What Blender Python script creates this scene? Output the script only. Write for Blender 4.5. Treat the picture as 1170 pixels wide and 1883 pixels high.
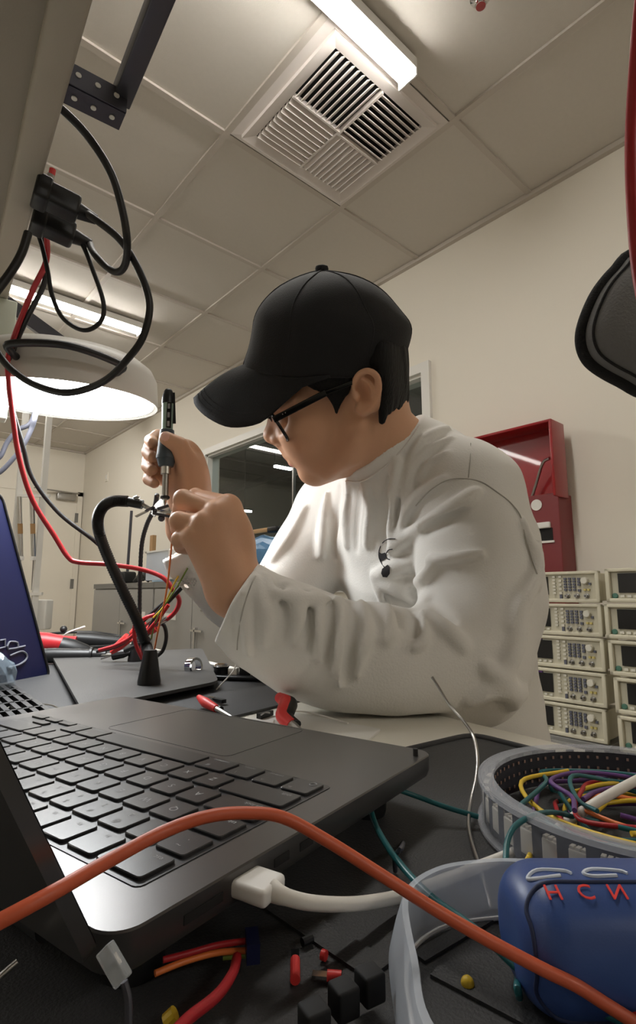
import bpy, bmesh, math, random
import numpy as np
from mathutils import Vector, Matrix

for _o in list(bpy.data.objects):
    bpy.data.objects.remove(_o, do_unlink=True)
SC = bpy.context.scene
COL = SC.collection
rnd = random.Random(7)

# ------------------------------------------------------------------ camera
CW, CH = 1170.0, 1883.0
FPX = 985.0                                   # focal length in pixels
PITCH = math.radians(8.7)
AZ = math.radians(41.3)                       # camera heading, clockwise from +Y
CZ = 0.89                                     # camera height above the floor
FH = np.array([math.sin(AZ), math.cos(AZ), 0.0])
RT = np.array([math.cos(AZ), -math.sin(AZ), 0.0])
UPV = np.array([0, 0, 1.0])
CF = FH * math.cos(PITCH) + UPV * math.sin(PITCH)
CU = -FH * math.sin(PITCH) + UPV * math.cos(PITCH)
cam_d = bpy.data.cameras.new('camera')
cam = bpy.data.objects.new('camera', cam_d)
COL.objects.link(cam)
cam_d.sensor_fit = 'VERTICAL'
cam_d.sensor_height = 36.0
cam_d.lens = 36.0 * FPX / CH
cam_d.clip_start = 0.01
cam_d.clip_end = 60
cam.matrix_world = Matrix(((RT[0], CU[0], -CF[0], 0), (RT[1], CU[1], -CF[1], 0), (RT[2], CU[2], -CF[2], CZ), (0, 0, 0, 1)))
SC.camera = cam

# ------------------------------------------------------------------ view / world
SC.view_settings.view_transform = 'Standard'
SC.view_settings.look = 'None'
SC.view_settings.exposure = 0.0
SC.view_settings.gamma = 1.0
SC.view_settings.use_curve_mapping = False
wd = bpy.data.worlds.new('world')
SC.world = wd
wd.use_nodes = True
wd.node_tree.nodes['Background'].inputs[0].default_value = (0.9, 0.95, 1.0, 1)
wd.node_tree.nodes['Background'].inputs[1].default_value = 0.02
LED_COL = (1.0, 0.965, 0.905)
LED_STR = 56.0                                # ceiling tubes
BENCH_STR = 40.0                              # round bench lamp
BENCH_COL = (0.96, 0.99, 1.0)

# ------------------------------------------------------------------ pixel -> place helpers (camera-relative metres, z=0 at lens height)
def ray(x, y):
    return CF * FPX + RT * (x - CW / 2) + CU * (CH / 2 - y)
def onz(x, y, z):
    d = ray(x, y); return d * (z / d[2])
def dep(x, y, D):
    return ray(x, y) * (D / FPX)
def wz(p):
    return np.array([p[0], p[1], p[2] + CZ])
def PX(x, y, D):
    return wz(dep(x, y, D))
def PXL(pts, D=None):
    return [PX(p[0], p[1], p[2] if len(p) > 2 else D) for p in pts]
def ZP(x, y, z):
    return wz(onz(x, y, z))

# ------------------------------------------------------------------ materials
def s2l(c):
    return tuple(((v / 255.0) / 12.92 if v / 255.0 <= 0.04045 else (((v / 255.0) + 0.055) / 1.055) ** 2.4) for v in c)
def mat(name, rgb, rough=0.5, metal=0.0, bump=0.0, bscale=200.0, var=0.0, vscale=8.0, trans=0.0, alpha=1.0, ior=1.45, spec=0.5, sheen=0.0, sss=0.0, stretch=None, coat=0.0):
    m = bpy.data.materials.new(name)
    m.use_nodes = True
    nt = m.node_tree
    b = nt.nodes['Principled BSDF']
    c = s2l(rgb) + (1.0,)
    b.inputs['Base Color'].default_value = c
    b.inputs['Roughness'].default_value = rough
    b.inputs['Metallic'].default_value = metal
    b.inputs['IOR'].default_value = ior
    b.inputs['Specular IOR Level'].default_value = spec
    b.inputs['Transmission Weight'].default_value = trans
    b.inputs['Alpha'].default_value = alpha
    if sheen: b.inputs['Sheen Weight'].default_value = sheen
    if coat: b.inputs['Coat Weight'].default_value = coat
    if sss:
        b.inputs['Subsurface Weight'].default_value = sss
        b.inputs['Subsurface Radius'].default_value = (0.012, 0.005, 0.003)
        b.inputs['Subsurface Scale'].default_value = 0.6
    tc = nt.nodes.new('ShaderNodeTexCoord')
    if bump > 0:
        n = nt.nodes.new('ShaderNodeTexNoise')
        n.inputs['Scale'].default_value = bscale
        n.inputs['Detail'].default_value = 3
        if stretch:
            mp = nt.nodes.new('ShaderNodeMapping'); mp.inputs['Scale'].default_value = stretch
            nt.links.new(tc.outputs['Object'], mp.inputs[0]); nt.links.new(mp.outputs[0], n.inputs['Vector'])
        else:
            nt.links.new(tc.outputs['Object'], n.inputs['Vector'])
        bp = nt.nodes.new('ShaderNodeBump')
        bp.inputs['Strength'].default_value = bump
        bp.inputs['Distance'].default_value = 0.002
        nt.links.new(n.outputs[0], bp.inputs['Height'])
        nt.links.new(bp.outputs[0], b.inputs['Normal'])
    if var > 0:
        n2 = nt.nodes.new('ShaderNodeTexNoise')
        n2.inputs['Scale'].default_value = vscale
        n2.inputs['Detail'].default_value = 4
        nt.links.new(tc.outputs['Object'], n2.inputs['Vector'])
        mx = nt.nodes.new('ShaderNodeMix'); mx.data_type = 'RGBA'
        mx.inputs[6].default_value = tuple(max(0, v * (1 - var)) for v in c[:3]) + (1,)
        mx.inputs[7].default_value = tuple(min(1, v * (1 + var)) for v in c[:3]) + (1,)
        nt.links.new(n2.outputs[0], mx.inputs[0])
        nt.links.new(mx.outputs[2], b.inputs['Base Color'])
    return m
def emit(name, rgb, strength):
    m = bpy.data.materials.new(name); m.use_nodes = True
    nt = m.node_tree; nt.nodes.clear()
    e = nt.nodes.new('ShaderNodeEmission'); o = nt.nodes.new('ShaderNodeOutputMaterial')
    e.inputs[0].default_value = tuple(rgb) + (1,); e.inputs[1].default_value = strength
    nt.links.new(e.outputs[0], o.inputs[0]); return m

M = {}
M['wall'] = mat('wall_paint', (232, 226, 213), 0.85, bump=0.08, bscale=350)
M['ceil'] = mat('ceiling_tile', (208, 202, 193), 0.9, bump=0.2, bscale=260, var=0.03, vscale=60)
M['tbar'] = mat('ceiling_grid', (196, 188, 178), 0.6)
M['floor'] = mat('floor_vinyl', (160, 152, 140), 0.5, var=0.06, vscale=3)
M['white'] = mat('white_enamel', (226, 224, 218), 0.45)
M['vent'] = mat('vent_white', (216, 208, 202), 0.5)
M['dark'] = mat('dark_gap', (28, 27, 27), 0.9)
M['desk'] = mat('white_laminate', (224, 220, 208), 0.4, var=0.02, vscale=10)
M['matblk'] = mat('black_rubber_mat', (54, 54, 55), 0.62, bump=0.25, bscale=900, var=0.15, vscale=40)
M['plate'] = mat('black_steel_plate', (58, 57, 56), 0.5, bump=0.2, bscale=700, var=0.12, vscale=30)
M['blk'] = mat('black_plastic', (24, 24, 25), 0.42)
M['blkm'] = mat('black_matte', (17, 17, 18), 0.75)
M['blkgl'] = mat('black_gloss', (14, 14, 15), 0.18)
M['rubber'] = mat('cable_rubber', (27, 26, 26), 0.45)
M['steel'] = mat('brushed_steel', (170, 168, 165), 0.28, 1.0)
M['dsteel'] = mat('dark_steel', (84, 84, 92), 0.42, 0.6)
M['chrome'] = mat('chrome', (215, 215, 215), 0.12, 1.0)
M['alu'] = mat('space_black_aluminium', (92, 90, 89), 0.30, 0.7, bump=0.02, bscale=3000)
M['keybed'] = mat('keyboard_well', (46, 46, 48), 0.3)
M['key'] = mat('key_black', (44, 44, 46), 0.28, bump=0.02, bscale=2000, spec=0.6)
M['legend'] = mat('key_legend', (150, 150, 150), 0.6)
M['letters'] = mat('grey_lettering', (120, 122, 132), 0.6)
M['grey'] = mat('grey_cabinet_paint', (150, 148, 143), 0.5, bump=0.05, bscale=400)
M['greyd'] = mat('grey_edge', (118, 117, 113), 0.5)
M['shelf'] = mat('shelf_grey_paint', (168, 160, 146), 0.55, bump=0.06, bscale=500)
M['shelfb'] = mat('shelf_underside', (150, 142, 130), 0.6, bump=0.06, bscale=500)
M['lampg'] = mat('lamp_housing_grey', (190, 187, 180), 0.45)
M['red'] = mat('red_enamel', (150, 24, 30), 0.28, coat=0.3)
M['redd'] = mat('red_brown_enamel', (122, 44, 46), 0.42)
M['redc'] = mat('red_cable', (168, 34, 40), 0.42)
M['redp'] = mat('red_grip', (214, 58, 56), 0.45)
M['orange'] = mat('orange_cable', (198, 92, 60), 0.42)
M['teal'] = mat('teal_wire', (30, 92, 96), 0.35)
M['yellow'] = mat('yellow_wire', (214, 180, 50), 0.4)
M['purple'] = mat('purple_wire', (96, 62, 122), 0.4)
M['orangew'] = mat('orange_wire', (226, 122, 60), 0.4)
M['greenw'] = mat('green_wire', (120, 140, 60), 0.4)
M['navy'] = mat('navy_shell', (20, 25, 62), 0.42, var=0.05)
M['blue'] = mat('blue_rubber_case', (52, 76, 132), 0.38, bump=0.03, bscale=1500)
M['blued'] = mat('blue_groove', (24, 36, 70), 0.6)
M['redink'] = mat('red_print', (226, 64, 58), 0.5)
M['whiteink'] = mat('white_print', (206, 214, 226), 0.5)
M['frost'] = mat('frosted_plastic', (214, 221, 231), 0.38, alpha=0.48)
M['tape'] = mat('clear_carrier_tape', (176, 180, 190), 0.15, alpha=0.16)
M['tapee'] = mat('carrier_tape_edge', (214, 218, 226), 0.2, alpha=0.3)
M['pad'] = mat('solder_pads', (168, 138, 126), 0.5)
M['tapeb'] = mat('carrier_tape_dark', (62, 63, 70), 0.4)
M['chip'] = mat('white_component', (214, 208, 196), 0.5)
M['whitep'] = mat('white_plastic', (232, 230, 226), 0.35)
M['whitec'] = mat('white_cord', (222, 218, 210), 0.5)
M['clear'] = mat('clear_plastic', (230, 235, 240), 0.08, alpha=0.3)
M['bag'] = mat('clear_bag', (170, 190, 205), 0.12, alpha=0.4)
M['beige'] = mat('instrument_beige', (206, 200, 178), 0.5)
M['beiged'] = mat('instrument_panel', (196, 190, 168), 0.5)
M['screen'] = mat('dark_screen', (34, 34, 34), 0.15)
M['btn'] = mat('grey_button', (92, 94, 106), 0.5)
M['btnw'] = mat('pale_button', (214, 210, 196), 0.5)
M['btny'] = mat('yellow_button', (206, 190, 118), 0.5)
M['green'] = mat('green_button', (74, 116, 100), 0.5)
M['card'] = mat('cardboard', (176, 140, 98), 0.8, var=0.08)
M['bluebag'] = mat('blue_bag', (92, 138, 180), 0.3)
M['skin'] = mat('skin', (208, 160, 128), 0.5, bump=0.06, bscale=600, var=0.06, vscale=25, sss=0.12)
M['lips'] = mat('lips', (192, 118, 108), 0.45)
M['nail'] = mat('nail', (226, 176, 158), 0.3)
M['hair'] = mat('black_hair', (12, 11, 11), 0.6, spec=0.25, bump=0.9, bscale=420, stretch=(1, 1, 0.08))
M['shirt'] = mat('white_cotton', (226, 223, 217), 0.85, bump=0.22, bscale=420, sheen=0.15)
M['rib'] = mat('white_rib_knit', (226, 221, 214), 0.9, bump=0.5, bscale=380)
M['seam'] = mat('shirt_seam', (182, 178, 170), 0.9)
M['cap'] = mat('black_cotton_twill', (15, 15, 17), 0.82, bump=0.35, bscale=700, var=0.25, vscale=16, sheen=0.04)
M['print'] = mat('black_print', (38, 36, 38), 0.8)
M['trouser'] = mat('dark_trousers', (40, 42, 48), 0.85)
M['lensm'] = mat('spectacle_lens', (205, 210, 214), 0.03, alpha=0.28)
M['fabric'] = mat('grey_fabric', (122, 122, 123), 0.9, bump=0.5, bscale=500, var=0.12, vscale=12)
M['fabricd'] = mat('dark_binding', (34, 34, 35), 0.9, bump=0.6, bscale=700)
M['ironb'] = mat('iron_barrel', (150, 172, 160), 0.3, 0.2)
M['irong'] = mat('iron_grip_grey_blue', (66, 76, 84), 0.55)
M['bluemat'] = mat('pale_blue_mat', (150, 176, 196), 0.6)
M['palegreen'] = mat('pale_upright', (206, 212, 198), 0.5)
M['hill'] = mat('night_room', (170, 168, 160), 0.9)
M['hallglow'] = emit('hall_light_glow', (0.92, 1.0, 0.98), 55.0)
M['led'] = emit('led_tube_glow', LED_COL, LED_STR)
M['bench'] = emit('bench_lamp_glow', BENCH_COL, BENCH_STR)
gm = bpy.data.materials.new('window_glass'); gm.use_nodes = True
nt = gm.node_tree; nt.nodes.clear()
o_ = nt.nodes.new('ShaderNodeOutputMaterial'); g_ = nt.nodes.new('ShaderNodeBsdfGlossy'); t_ = nt.nodes.new('ShaderNodeBsdfTransparent')
g_.inputs['Roughness'].default_value = 0.0; t_.inputs[0].default_value = (0.80, 0.83, 0.82, 1)
lw_ = nt.nodes.new('ShaderNodeLayerWeight'); lw_.inputs[0].default_value = 0.5
pw_ = nt.nodes.new('ShaderNodeMath'); pw_.operation = 'POWER'; pw_.inputs[1].default_value = 4.0; nt.links.new(lw_.outputs['Facing'], pw_.inputs[0])
fr = nt.nodes.new('ShaderNodeMath'); fr.operation = 'MULTIPLY_ADD'; fr.inputs[1].default_value = 0.7; fr.inputs[2].default_value = 0.05; nt.links.new(pw_.outputs[0], fr.inputs[0]); mx_ = nt.nodes.new('ShaderNodeMixShader')
nt.links.new(fr.outputs[0], mx_.inputs[0]); nt.links.new(t_.outputs[0], mx_.inputs[1]); nt.links.new(g_.outputs[0], mx_.inputs[2]); nt.links.new(mx_.outputs[0], o_.inputs[0])
M['glass'] = gm

# ------------------------------------------------------------------ mesh builder
def nrm(v):
    v = np.asarray(v, float); n = np.linalg.norm(v); return v / n if n > 1e-12 else v
def spline(pts, n=8, closed=False):
    P = [np.asarray(p, float) for p in pts]
    if len(P) < 3: return P
    out = []; L = len(P); rng = L if closed else L - 1
    for i in range(rng):
        p1 = P[i]; p2 = P[(i + 1) % L]
        p0 = P[i - 1] if (i > 0 or closed) else 2 * p1 - p2
        p3 = P[(i + 2) % L] if (i + 2 < L or closed) else 2 * p2 - p1
        for k in range(n):
            t = k / n
            out.append(0.5 * ((2 * p1) + (-p0 + p2) * t + (2 * p0 - 5 * p1 + 4 * p2 - p3) * t * t + (-p0 + 3 * p1 - 3 * p2 + p3) * t ** 3))
    if not closed: out.append(P[-1])
    return out
class MB:
    def __init__(self): self.v = []; self.f = []; self.m = []
    def add(self, vs, fs, mi=0):
        b = len(self.v); self.v += [tuple(map(float, p)) for p in vs]
        self.f += [tuple(b + i for i in f) for f in fs]; self.m += [mi] * len(fs); return self
    def box(self, c, size, ax=None, mi=0, bev=0.0):
        c = np.asarray(c, float); ax = np.eye(3) if ax is None else np.asarray(ax, float)
        sx, sy, sz = [s / 2 for s in size]
        if bev > 0:
            b = min(bev, sx * .95, sy * .95, sz * .95)
            bm = bmesh.new(); bmesh.ops.create_cube(bm, size=2.0)
            for v in bm.verts: v.co = Vector((v.co.x * sx, v.co.y * sy, v.co.z * sz))
            bmesh.ops.bevel(bm, geom=list(bm.edges), offset=b, segments=3, affect='EDGES', profile=0.5)
            bm.verts.index_update()
            vs = [c + ax[0] * v.co.x + ax[1] * v.co.y + ax[2] * v.co.z for v in bm.verts]
            fs = [[v.index for v in f.verts] for f in bm.faces]; bm.free()
            return self.add(vs, fs, mi)
        vs = [c + ax[0] * (sx * i) + ax[1] * (sy * j) + ax[2] * (sz * k) for i in (-1, 1) for j in (-1, 1) for k in (-1, 1)]
        return self.add(vs, [(0, 1, 3, 2), (4, 6, 7, 5), (0, 4, 5, 1), (2, 3, 7, 6), (0, 2, 6, 4), (1, 5, 7, 3)], mi)
    def bar(self, p, q, w, h, up=(0, 0, 1), mi=0, bev=0.0):
        p = np.asarray(p, float); q = np.asarray(q, float); d = nrm(q - p); s = np.cross(d, nrm(up))
        s = nrm(s) if np.linalg.norm(s) > 1e-6 else nrm(np.cross(d, (1, 0, 0))); u = np.cross(s, d)
        return self.box((p + q) / 2, (np.linalg.norm(q - p), w, h), (d, s, u), mi, bev)
    def tube(self, pts, r, seg=10, closed=False, sm=6, mi=0, caps=True):
        P = spline(pts, sm, closed) if sm > 1 else [np.asarray(p, float) for p in pts]
        n = len(P)
        if np.isscalar(r): R = [r] * n
        else:
            L = len(r); R = [float(np.interp(i / (n - 1) * (L - 1), range(L), r)) for i in range(n)]
        T = []
        for i in range(n):
            a = P[i - 1] if (i > 0 or closed) else P[i]; b = P[(i + 1) % n] if (i < n - 1 or closed) else P[i]
            T.append(nrm(b - a))
        u = np.cross(T[0], (0, 0, 1))
        if np.linalg.norm(u) < 1e-3: u = np.cross(T[0], (1, 0, 0))
        u = nrm(u); vs = []
        for i in range(n):
            u = nrm(u - T[i] * np.dot(u, T[i])); w = np.cross(T[i], u)
            for k in range(seg):
                a = 2 * math.pi * k / seg; vs.append(P[i] + R[i] * (u * math.cos(a) + w * math.sin(a)))
        fs = []; m = n if closed else n - 1
        for i in range(m):
            for k in range(seg):
                k2 = (k + 1) % seg; i2 = (i + 1) % n
                fs.append((i * seg + k, i * seg + k2, i2 * seg + k2, i2 * seg + k))
        if caps and not closed:
            fs.append(tuple(range(seg - 1, -1, -1))); fs.append(tuple((n - 1) * seg + k for k in range(seg)))
        return self.add(vs, fs, mi)
    def lathe(self, prof, c, axis=(0, 0, 1), seg=24, mi=0, close=True):
        c = np.asarray(c, float); a = nrm(axis); u = np.cross(a, (0, 0, 1))
        if np.linalg.norm(u) < 1e-3: u = np.array([1.0, 0, 0])
        u = nrm(u); w = np.cross(a, u); vs = []
        for (r, h) in prof:
            for k in range(seg):
                t = 2 * math.pi * k / seg; vs.append(c + a * h + r * (u * math.cos(t) + w * math.sin(t)))
        fs = []
        for i in range(len(prof) - 1):
            for k in range(seg):
                k2 = (k + 1) % seg; fs.append((i * seg + k, i * seg + k2, (i + 1) * seg + k2, (i + 1) * seg + k))
        if close:
            fs.append(tuple(range(seg - 1, -1, -1))); b = (len(prof) - 1) * seg; fs.append(tuple(b + k for k in range(seg)))
        return self.add(vs, fs, mi)
    def ball(self, c, r, mi=0, seg=14):
        n = seg // 2; return self.lathe([(max(1e-5, r * math.sin(math.pi * i / n)), -r * math.cos(math.pi * i / n)) for i in range(n + 1)], c, seg=seg, mi=mi)
    def prism(self, poly, d, mi=0):
        P = [np.asarray(p, float) for p in poly]; d = np.asarray(d, float); n = len(P)
        vs = P + [p + d for p in P]
        fs = [tuple(range(n - 1, -1, -1)), tuple(range(n, 2 * n))] + [(i, (i + 1) % n, n + (i + 1) % n, n + i) for i in range(n)]
        return self.add(vs, fs, mi)
    def build(self, name, mats, parent=None, smooth=30, origin=None):
        if not isinstance(mats, (list, tuple)): mats = [mats]
        V = np.array(self.v, float).reshape(-1, 3)
        if parent is not None: o = np.array(root_loc(parent))
        elif origin is not None: o = np.asarray(origin, float)
        else:
            lo, hi = V.min(0), V.max(0); o = np.array([(lo[0] + hi[0]) / 2, (lo[1] + hi[1]) / 2, lo[2]])
        me = bpy.data.meshes.new(name)
        me.from_pydata([tuple(p) for p in V - o], [], self.f)
        for m in mats: me.materials.append(m)
        if len(mats) > 1: me.polygons.foreach_set('material_index', self.m)
        bm = bmesh.new(); bm.from_mesh(me); bmesh.ops.recalc_face_normals(bm, faces=bm.faces); bm.to_mesh(me); bm.free()
        if smooth:
            me.polygons.foreach_set('use_smooth', [True] * len(me.polygons))
            try: me.set_sharp_from_angle(angle=math.radians(smooth))
            except Exception: pass
        me.update()
        ob = bpy.data.objects.new(name, me); COL.objects.link(ob)
        if parent is not None: ob.parent = parent
        else: ob.location = o
        return ob
def root_loc(o):
    v = np.array(o.location)
    while o.parent is not None:
        o = o.parent; v = v + np.array(o.location)
    return v
def tag(o, label=None, cat=None, group=None, kind=None):
    if label: o['label'] = label
    if cat: o['category'] = cat
    if group: o['group'] = group
    if kind: o['kind'] = kind
    return o
def thing(name, loc, label, cat, group=None):
    o = bpy.data.objects.new(name, None); COL.objects.link(o)
    o.empty_display_size = 0.05
    o.location = tuple(float(v) for v in loc); return tag(o, label, cat, group)
def struct(o): o['kind'] = 'structure'; return o
def copy_tree(o, parent=None):
    c = o.copy(); COL.objects.link(c)
    if parent is not None: c.parent = parent
    for ch in list(o.children): copy_tree(ch, c)
    return c
_font_cache = {}
def text_mesh(s, size):
    if (s, size) in _font_cache: return _font_cache[(s, size)]
    cu = bpy.data.curves.new('t', 'FONT'); cu.body = s; cu.size = size; cu.align_x = 'CENTER'; cu.align_y = 'CENTER'; cu.resolution_u = 3
    ob = bpy.data.objects.new('t', cu); COL.objects.link(ob)
    bpy.context.view_layer.update()
    me = bpy.data.meshes.new_from_object(ob.evaluated_get(bpy.context.evaluated_depsgraph_get()))
    r = ([tuple(v.co) for v in me.vertices], [tuple(p.vertices) for p in me.polygons])
    bpy.data.objects.remove(ob); bpy.data.curves.remove(cu); bpy.data.meshes.remove(me)
    _font_cache[(s, size)] = r; return r
def put_text(mb, s, size, o, ux, uy, mi=0):
    vs, fs = text_mesh(s, size); o = np.asarray(o, float)
    mb.add([o + np.asarray(ux) * v[0] + np.asarray(uy) * v[1] for v in vs], fs, mi)

# ------------------------------------------------------------------ signed distance sculpting
def rotm(a):
    return a
class SDF:
    def __init__(self): self.ops = []; self.disp = None
    def _add(self, op, k, f, c, r): self.ops.append((op, k, f, np.asarray(c, float), float(r))); return self
    def cone(self, a, b, r1, r2, k=0.01, op='u', flat=None):
        a = np.asarray(a, float); b = np.asarray(b, float); ba = b - a; L2 = float(ba @ ba) + 1e-12
        if flat is not None:
            n, s = nrm(flat[0]), flat[1]
        else: n, s = None, 1.0
        def f(P):
            pa = P - a; t = np.clip(pa @ ba / L2, 0, 1); d = pa - t[:, None] * ba
            if n is not None:
                dn = d @ n; d = d + np.outer(dn * (s - 1.0), n)
            return np.sqrt((d * d).sum(1)) - (r1 + (r2 - r1) * t) if n is None else (np.sqrt((d * d).sum(1)) - (r1 + (r2 - r1) * t)) * (1.0 / max(1.0, s) ** 0.5)
        return self._add(op, k, f, (a + b) / 2, math.sqrt(L2) / 2 + max(r1, r2))
    def chain(self, pts, rs, k=0.01, op='u', sub=0):
        P = [np.asarray(p, float) for p in pts]
        R = [rs] * len(P) if np.isscalar(rs) else list(rs)
        if sub and len(P) > 2:
            Q = spline(P, sub); R = [float(np.interp(i / (len(Q) - 1) * (len(P) - 1), range(len(P)), R)) for i in range(len(Q))]; P = Q
        A = np.array(P); Rr = np.array(R)
        # one op for the whole chain so a fold or a finger blends once
        def f(X):
            best = None
            for i in range(len(A) - 1):
                ba = A[i + 1] - A[i]; pa = X - A[i]; t = np.clip(pa @ ba / (ba @ ba + 1e-12), 0, 1)
                d = pa - t[:, None] * ba; d = np.sqrt((d * d).sum(1)) - (Rr[i] + (Rr[i + 1] - Rr[i]) * t)
                best = d if best is None else np.minimum(best, d)
            return best
        c = (A.min(0) + A.max(0)) / 2
        return self._add(op, k, f, c, np.linalg.norm(A - c, axis=1).max() + Rr.max())
    def ell(self, c, r, ax=None, k=0.01, op='u'):
        c = np.asarray(c, float); r = np.asarray(r, float); ax = np.eye(3) if ax is None else np.asarray(ax, float)
        def f(P):
            q = (P - c) @ ax.T; k0 = np.sqrt(((q / r) ** 2).sum(1)); k1 = np.sqrt(((q / r ** 2) ** 2).sum(1))
            return np.where(k1 > 1e-9, k0 * (k0 - 1) / np.maximum(k1, 1e-9), -r.min())
        return self._add(op, k, f, c, r.max())
    def plane(self, p, n, k=0.005, op='i'):      # keeps the side the normal points away from
        p = np.asarray(p, float); n = nrm(n)
        return self._add(op, k, lambda P: (P - p) @ n, (0, 0, 0), 1e3)
    def ev(self, P, c=None, R=None):
        d = np.full(len(P), 1.0)
        for op, k, f, bc, br in self.ops:
            if c is not None and op != 'i' and np.linalg.norm(bc - c) - br > R + 2 * k + 0.012: continue
            b = f(P)
            if op == 'u':
                h = np.clip(0.5 + 0.5 * (b - d) / k, 0, 1); d = b + (d - b) * h - k * h * (1 - h)
            elif op == 's':
                h = np.clip(0.5 - 0.5 * (b + d) / k, 0, 1); d = d + (-b - d) * h + k * h * (1 - h)
            else:
                h = np.clip(0.5 - 0.5 * (b - d) / k, 0, 1); d = b + (d - b) * h + k * h * (1 - h)
        if self.disp is not None: d = d + self.disp(P)
        return d
    def cast(self, px, py, dmax=1.6):            # distance along the view ray of a photo point to this surface
        d = nrm(ray(px, py)); o = np.array([0, 0, CZ]); t = 0.35
        for _ in range(90):
            v = float(self.ev((o + d * t)[None])[0])
            if v < 0.0004: return o + d * t, d
            t += v * 0.8
            if t > dmax: return None, d
        return o + d * t, d
    def mesh(self, lo, hi, h, smooth=1):
        B = 14; lo = np.asarray(lo, float); hi = np.asarray(hi, float)
        nb = np.ceil((hi - lo) / (h * B)).astype(int)
        g = np.stack(np.meshgrid(*[np.arange(n) for n in nb], indexing='ij'), -1).reshape(-1, 3)
        cen = lo + (g + 0.5) * (h * B); rad = h * (B + 2) * 0.8661
        dv = np.concatenate([self.ev(cen[i:i + 4000]) for i in range(0, len(cen), 4000)])
        act = g[np.abs(dv) < rad * 2.3]
        N = nb * B + 2; S1 = int(N[1] * N[2]); S2 = int(N[2])
        off = np.stack(np.meshgrid(*[np.arange(B + 1)] * 3, indexing='ij'), -1)
        offr = off.reshape(-1, 3)
        KEY = []; POS = []; Q = []
        for blk in act:
            base = blk * B; P = lo + (base + offr) * h
            s = self.ev(P, P.mean(0), rad).reshape(B + 1, B + 1, B + 1)
            ins = s < 0
            if ins.all() or not ins.any(): continue
            acc = np.zeros((B, B, B, 3)); cnt = np.zeros((B, B, B))
            for axi in range(3):
                for u in (0, 1):
                    for w in (0, 1):
                        sl0 = [slice(0, B)] * 3; sl1 = [slice(0, B)] * 3
                        oth = [a for a in range(3) if a != axi]
                        for a, q in zip(oth, (u, w)): sl0[a] = slice(q, B + q); sl1[a] = slice(q, B + q)
                        sl1[axi] = slice(1, B + 1)
                        a0 = s[tuple(sl0)]; a1 = s[tuple(sl1)]; cr = (a0 < 0) != (a1 < 0)
                        t = np.where(cr, a0 / np.where(np.abs(a0 - a1) < 1e-12, 1e-12, a0 - a1), 0)
                        o3 = [0, 0, 0]
                        for a, q in zip(oth, (u, w)): o3[a] = q
                        for a in range(3):
                            acc[..., a] += np.where(cr, (t if a == axi else o3[a]), 0)
                        cnt += cr
            ok = cnt > 0; idx = np.argwhere(ok)
            if len(idx):
                KEY.append(((base + idx) * [S1, S2, 1]).sum(1)); POS.append(lo + (base + idx + acc[ok] / cnt[ok][:, None]) * h)
            for axi in range(3):
                sl0 = [slice(0, B)] * 3; sl1 = [slice(0, B)] * 3; sl1[axi] = slice(1, B + 1)
                a0 = ins[tuple(sl0)]; a1 = ins[tuple(sl1)]; e = np.argwhere(a0 != a1)
                if not len(e): continue
                fl = a0[tuple(e.T)]; k0 = ((base + e) * [S1, S2, 1]).sum(1)
                st = [S1, S2, 1]; oa = [(axi + 1) % 3, (axi + 2) % 3]; u, w = st[oa[0]], st[oa[1]]
                q = np.stack([k0, k0 - u, k0 - u - w, k0 - w], 1)
                q[~fl] = q[~fl][:, ::-1]; Q.append(q)
        KEY = np.concatenate(KEY); POS = np.concatenate(POS); Q = np.concatenate(Q)
        o = np.argsort(KEY); KEY = KEY[o]; POS = POS[o]
        ix = np.searchsorted(KEY, Q); ix = np.clip(ix, 0, len(KEY) - 1)
        good = (KEY[ix] == Q).all(1); F = ix[good]
        for _ in range(smooth):
            acc = np.zeros_like(POS); cnt = np.zeros(len(POS))
            for a, b in ((0, 1), (1, 2), (2, 3), (3, 0)):
                np.add.at(acc, F[:, a], POS[F[:, b]]); np.add.at(acc, F[:, b], POS[F[:, a]]); np.add.at(cnt, F[:, a], 1); np.add.at(cnt, F[:, b], 1)
            POS = POS * 0.4 + 0.6 * acc / np.maximum(cnt, 1)[:, None]
        return POS, F
def mesh_obj(name, V, F, mats, parent=None, origin=None, midx=None):
    if not isinstance(mats, (list, tuple)): mats = [mats]
    o = np.array(root_loc(parent)) if parent is not None else np.asarray(origin if origin is not None else (0, 0, 0), float)
    me = bpy.data.meshes.new(name); W = (V - o).astype(np.float32)
    me.vertices.add(len(W)); me.vertices.foreach_set('co', W.ravel())
    me.loops.add(F.size); me.loops.foreach_set('vertex_index', F.astype(np.int32).ravel())
    me.polygons.add(len(F)); me.polygons.foreach_set('loop_start', np.arange(0, F.size, 4, dtype=np.int32))
    for m in mats: me.materials.append(m)
    me.update(calc_edges=True)
    if midx is not None: me.polygons.foreach_set('material_index', midx.astype(np.int32))
    me.polygons.foreach_set('use_smooth', np.ones(len(F), bool))
    me.validate()
    bm = bmesh.new(); bm.from_mesh(me); be = [e for e in bm.edges if len(e.link_faces) == 1]
    if be:
        r_ = bmesh.ops.holes_fill(bm, edges=be, sides=24)
        for f_ in r_['faces']: f_.smooth = True
        bmesh.ops.recalc_face_normals(bm, faces=bm.faces); bm.to_mesh(me)
    bm.free()
    ob = bpy.data.objects.new(name, me); COL.objects.link(ob)
    if parent is not None: ob.parent = parent
    else: ob.location = tuple(o)
    return ob
BODY_H, SHIRT_H = 0.0019, 0.0029

# ================================================================== THE ROOM
XR, YB, XL, YF, ZC = 2.13, 6.86, -3.6, -3.2, CZ + 1.75
WT = 0.12
ZH = CZ + 1.12                               # window head height
WY0, WY1, WZ0 = 1.605, 3.80, 0.95            # window opening in the right wall
struct(MB().box(((XL + XR) / 2, (YF + YB) / 2, -0.05), (XR - XL + 0.4, YB - YF + 0.4, 0.1)).build('floor', M['floor']))
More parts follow.
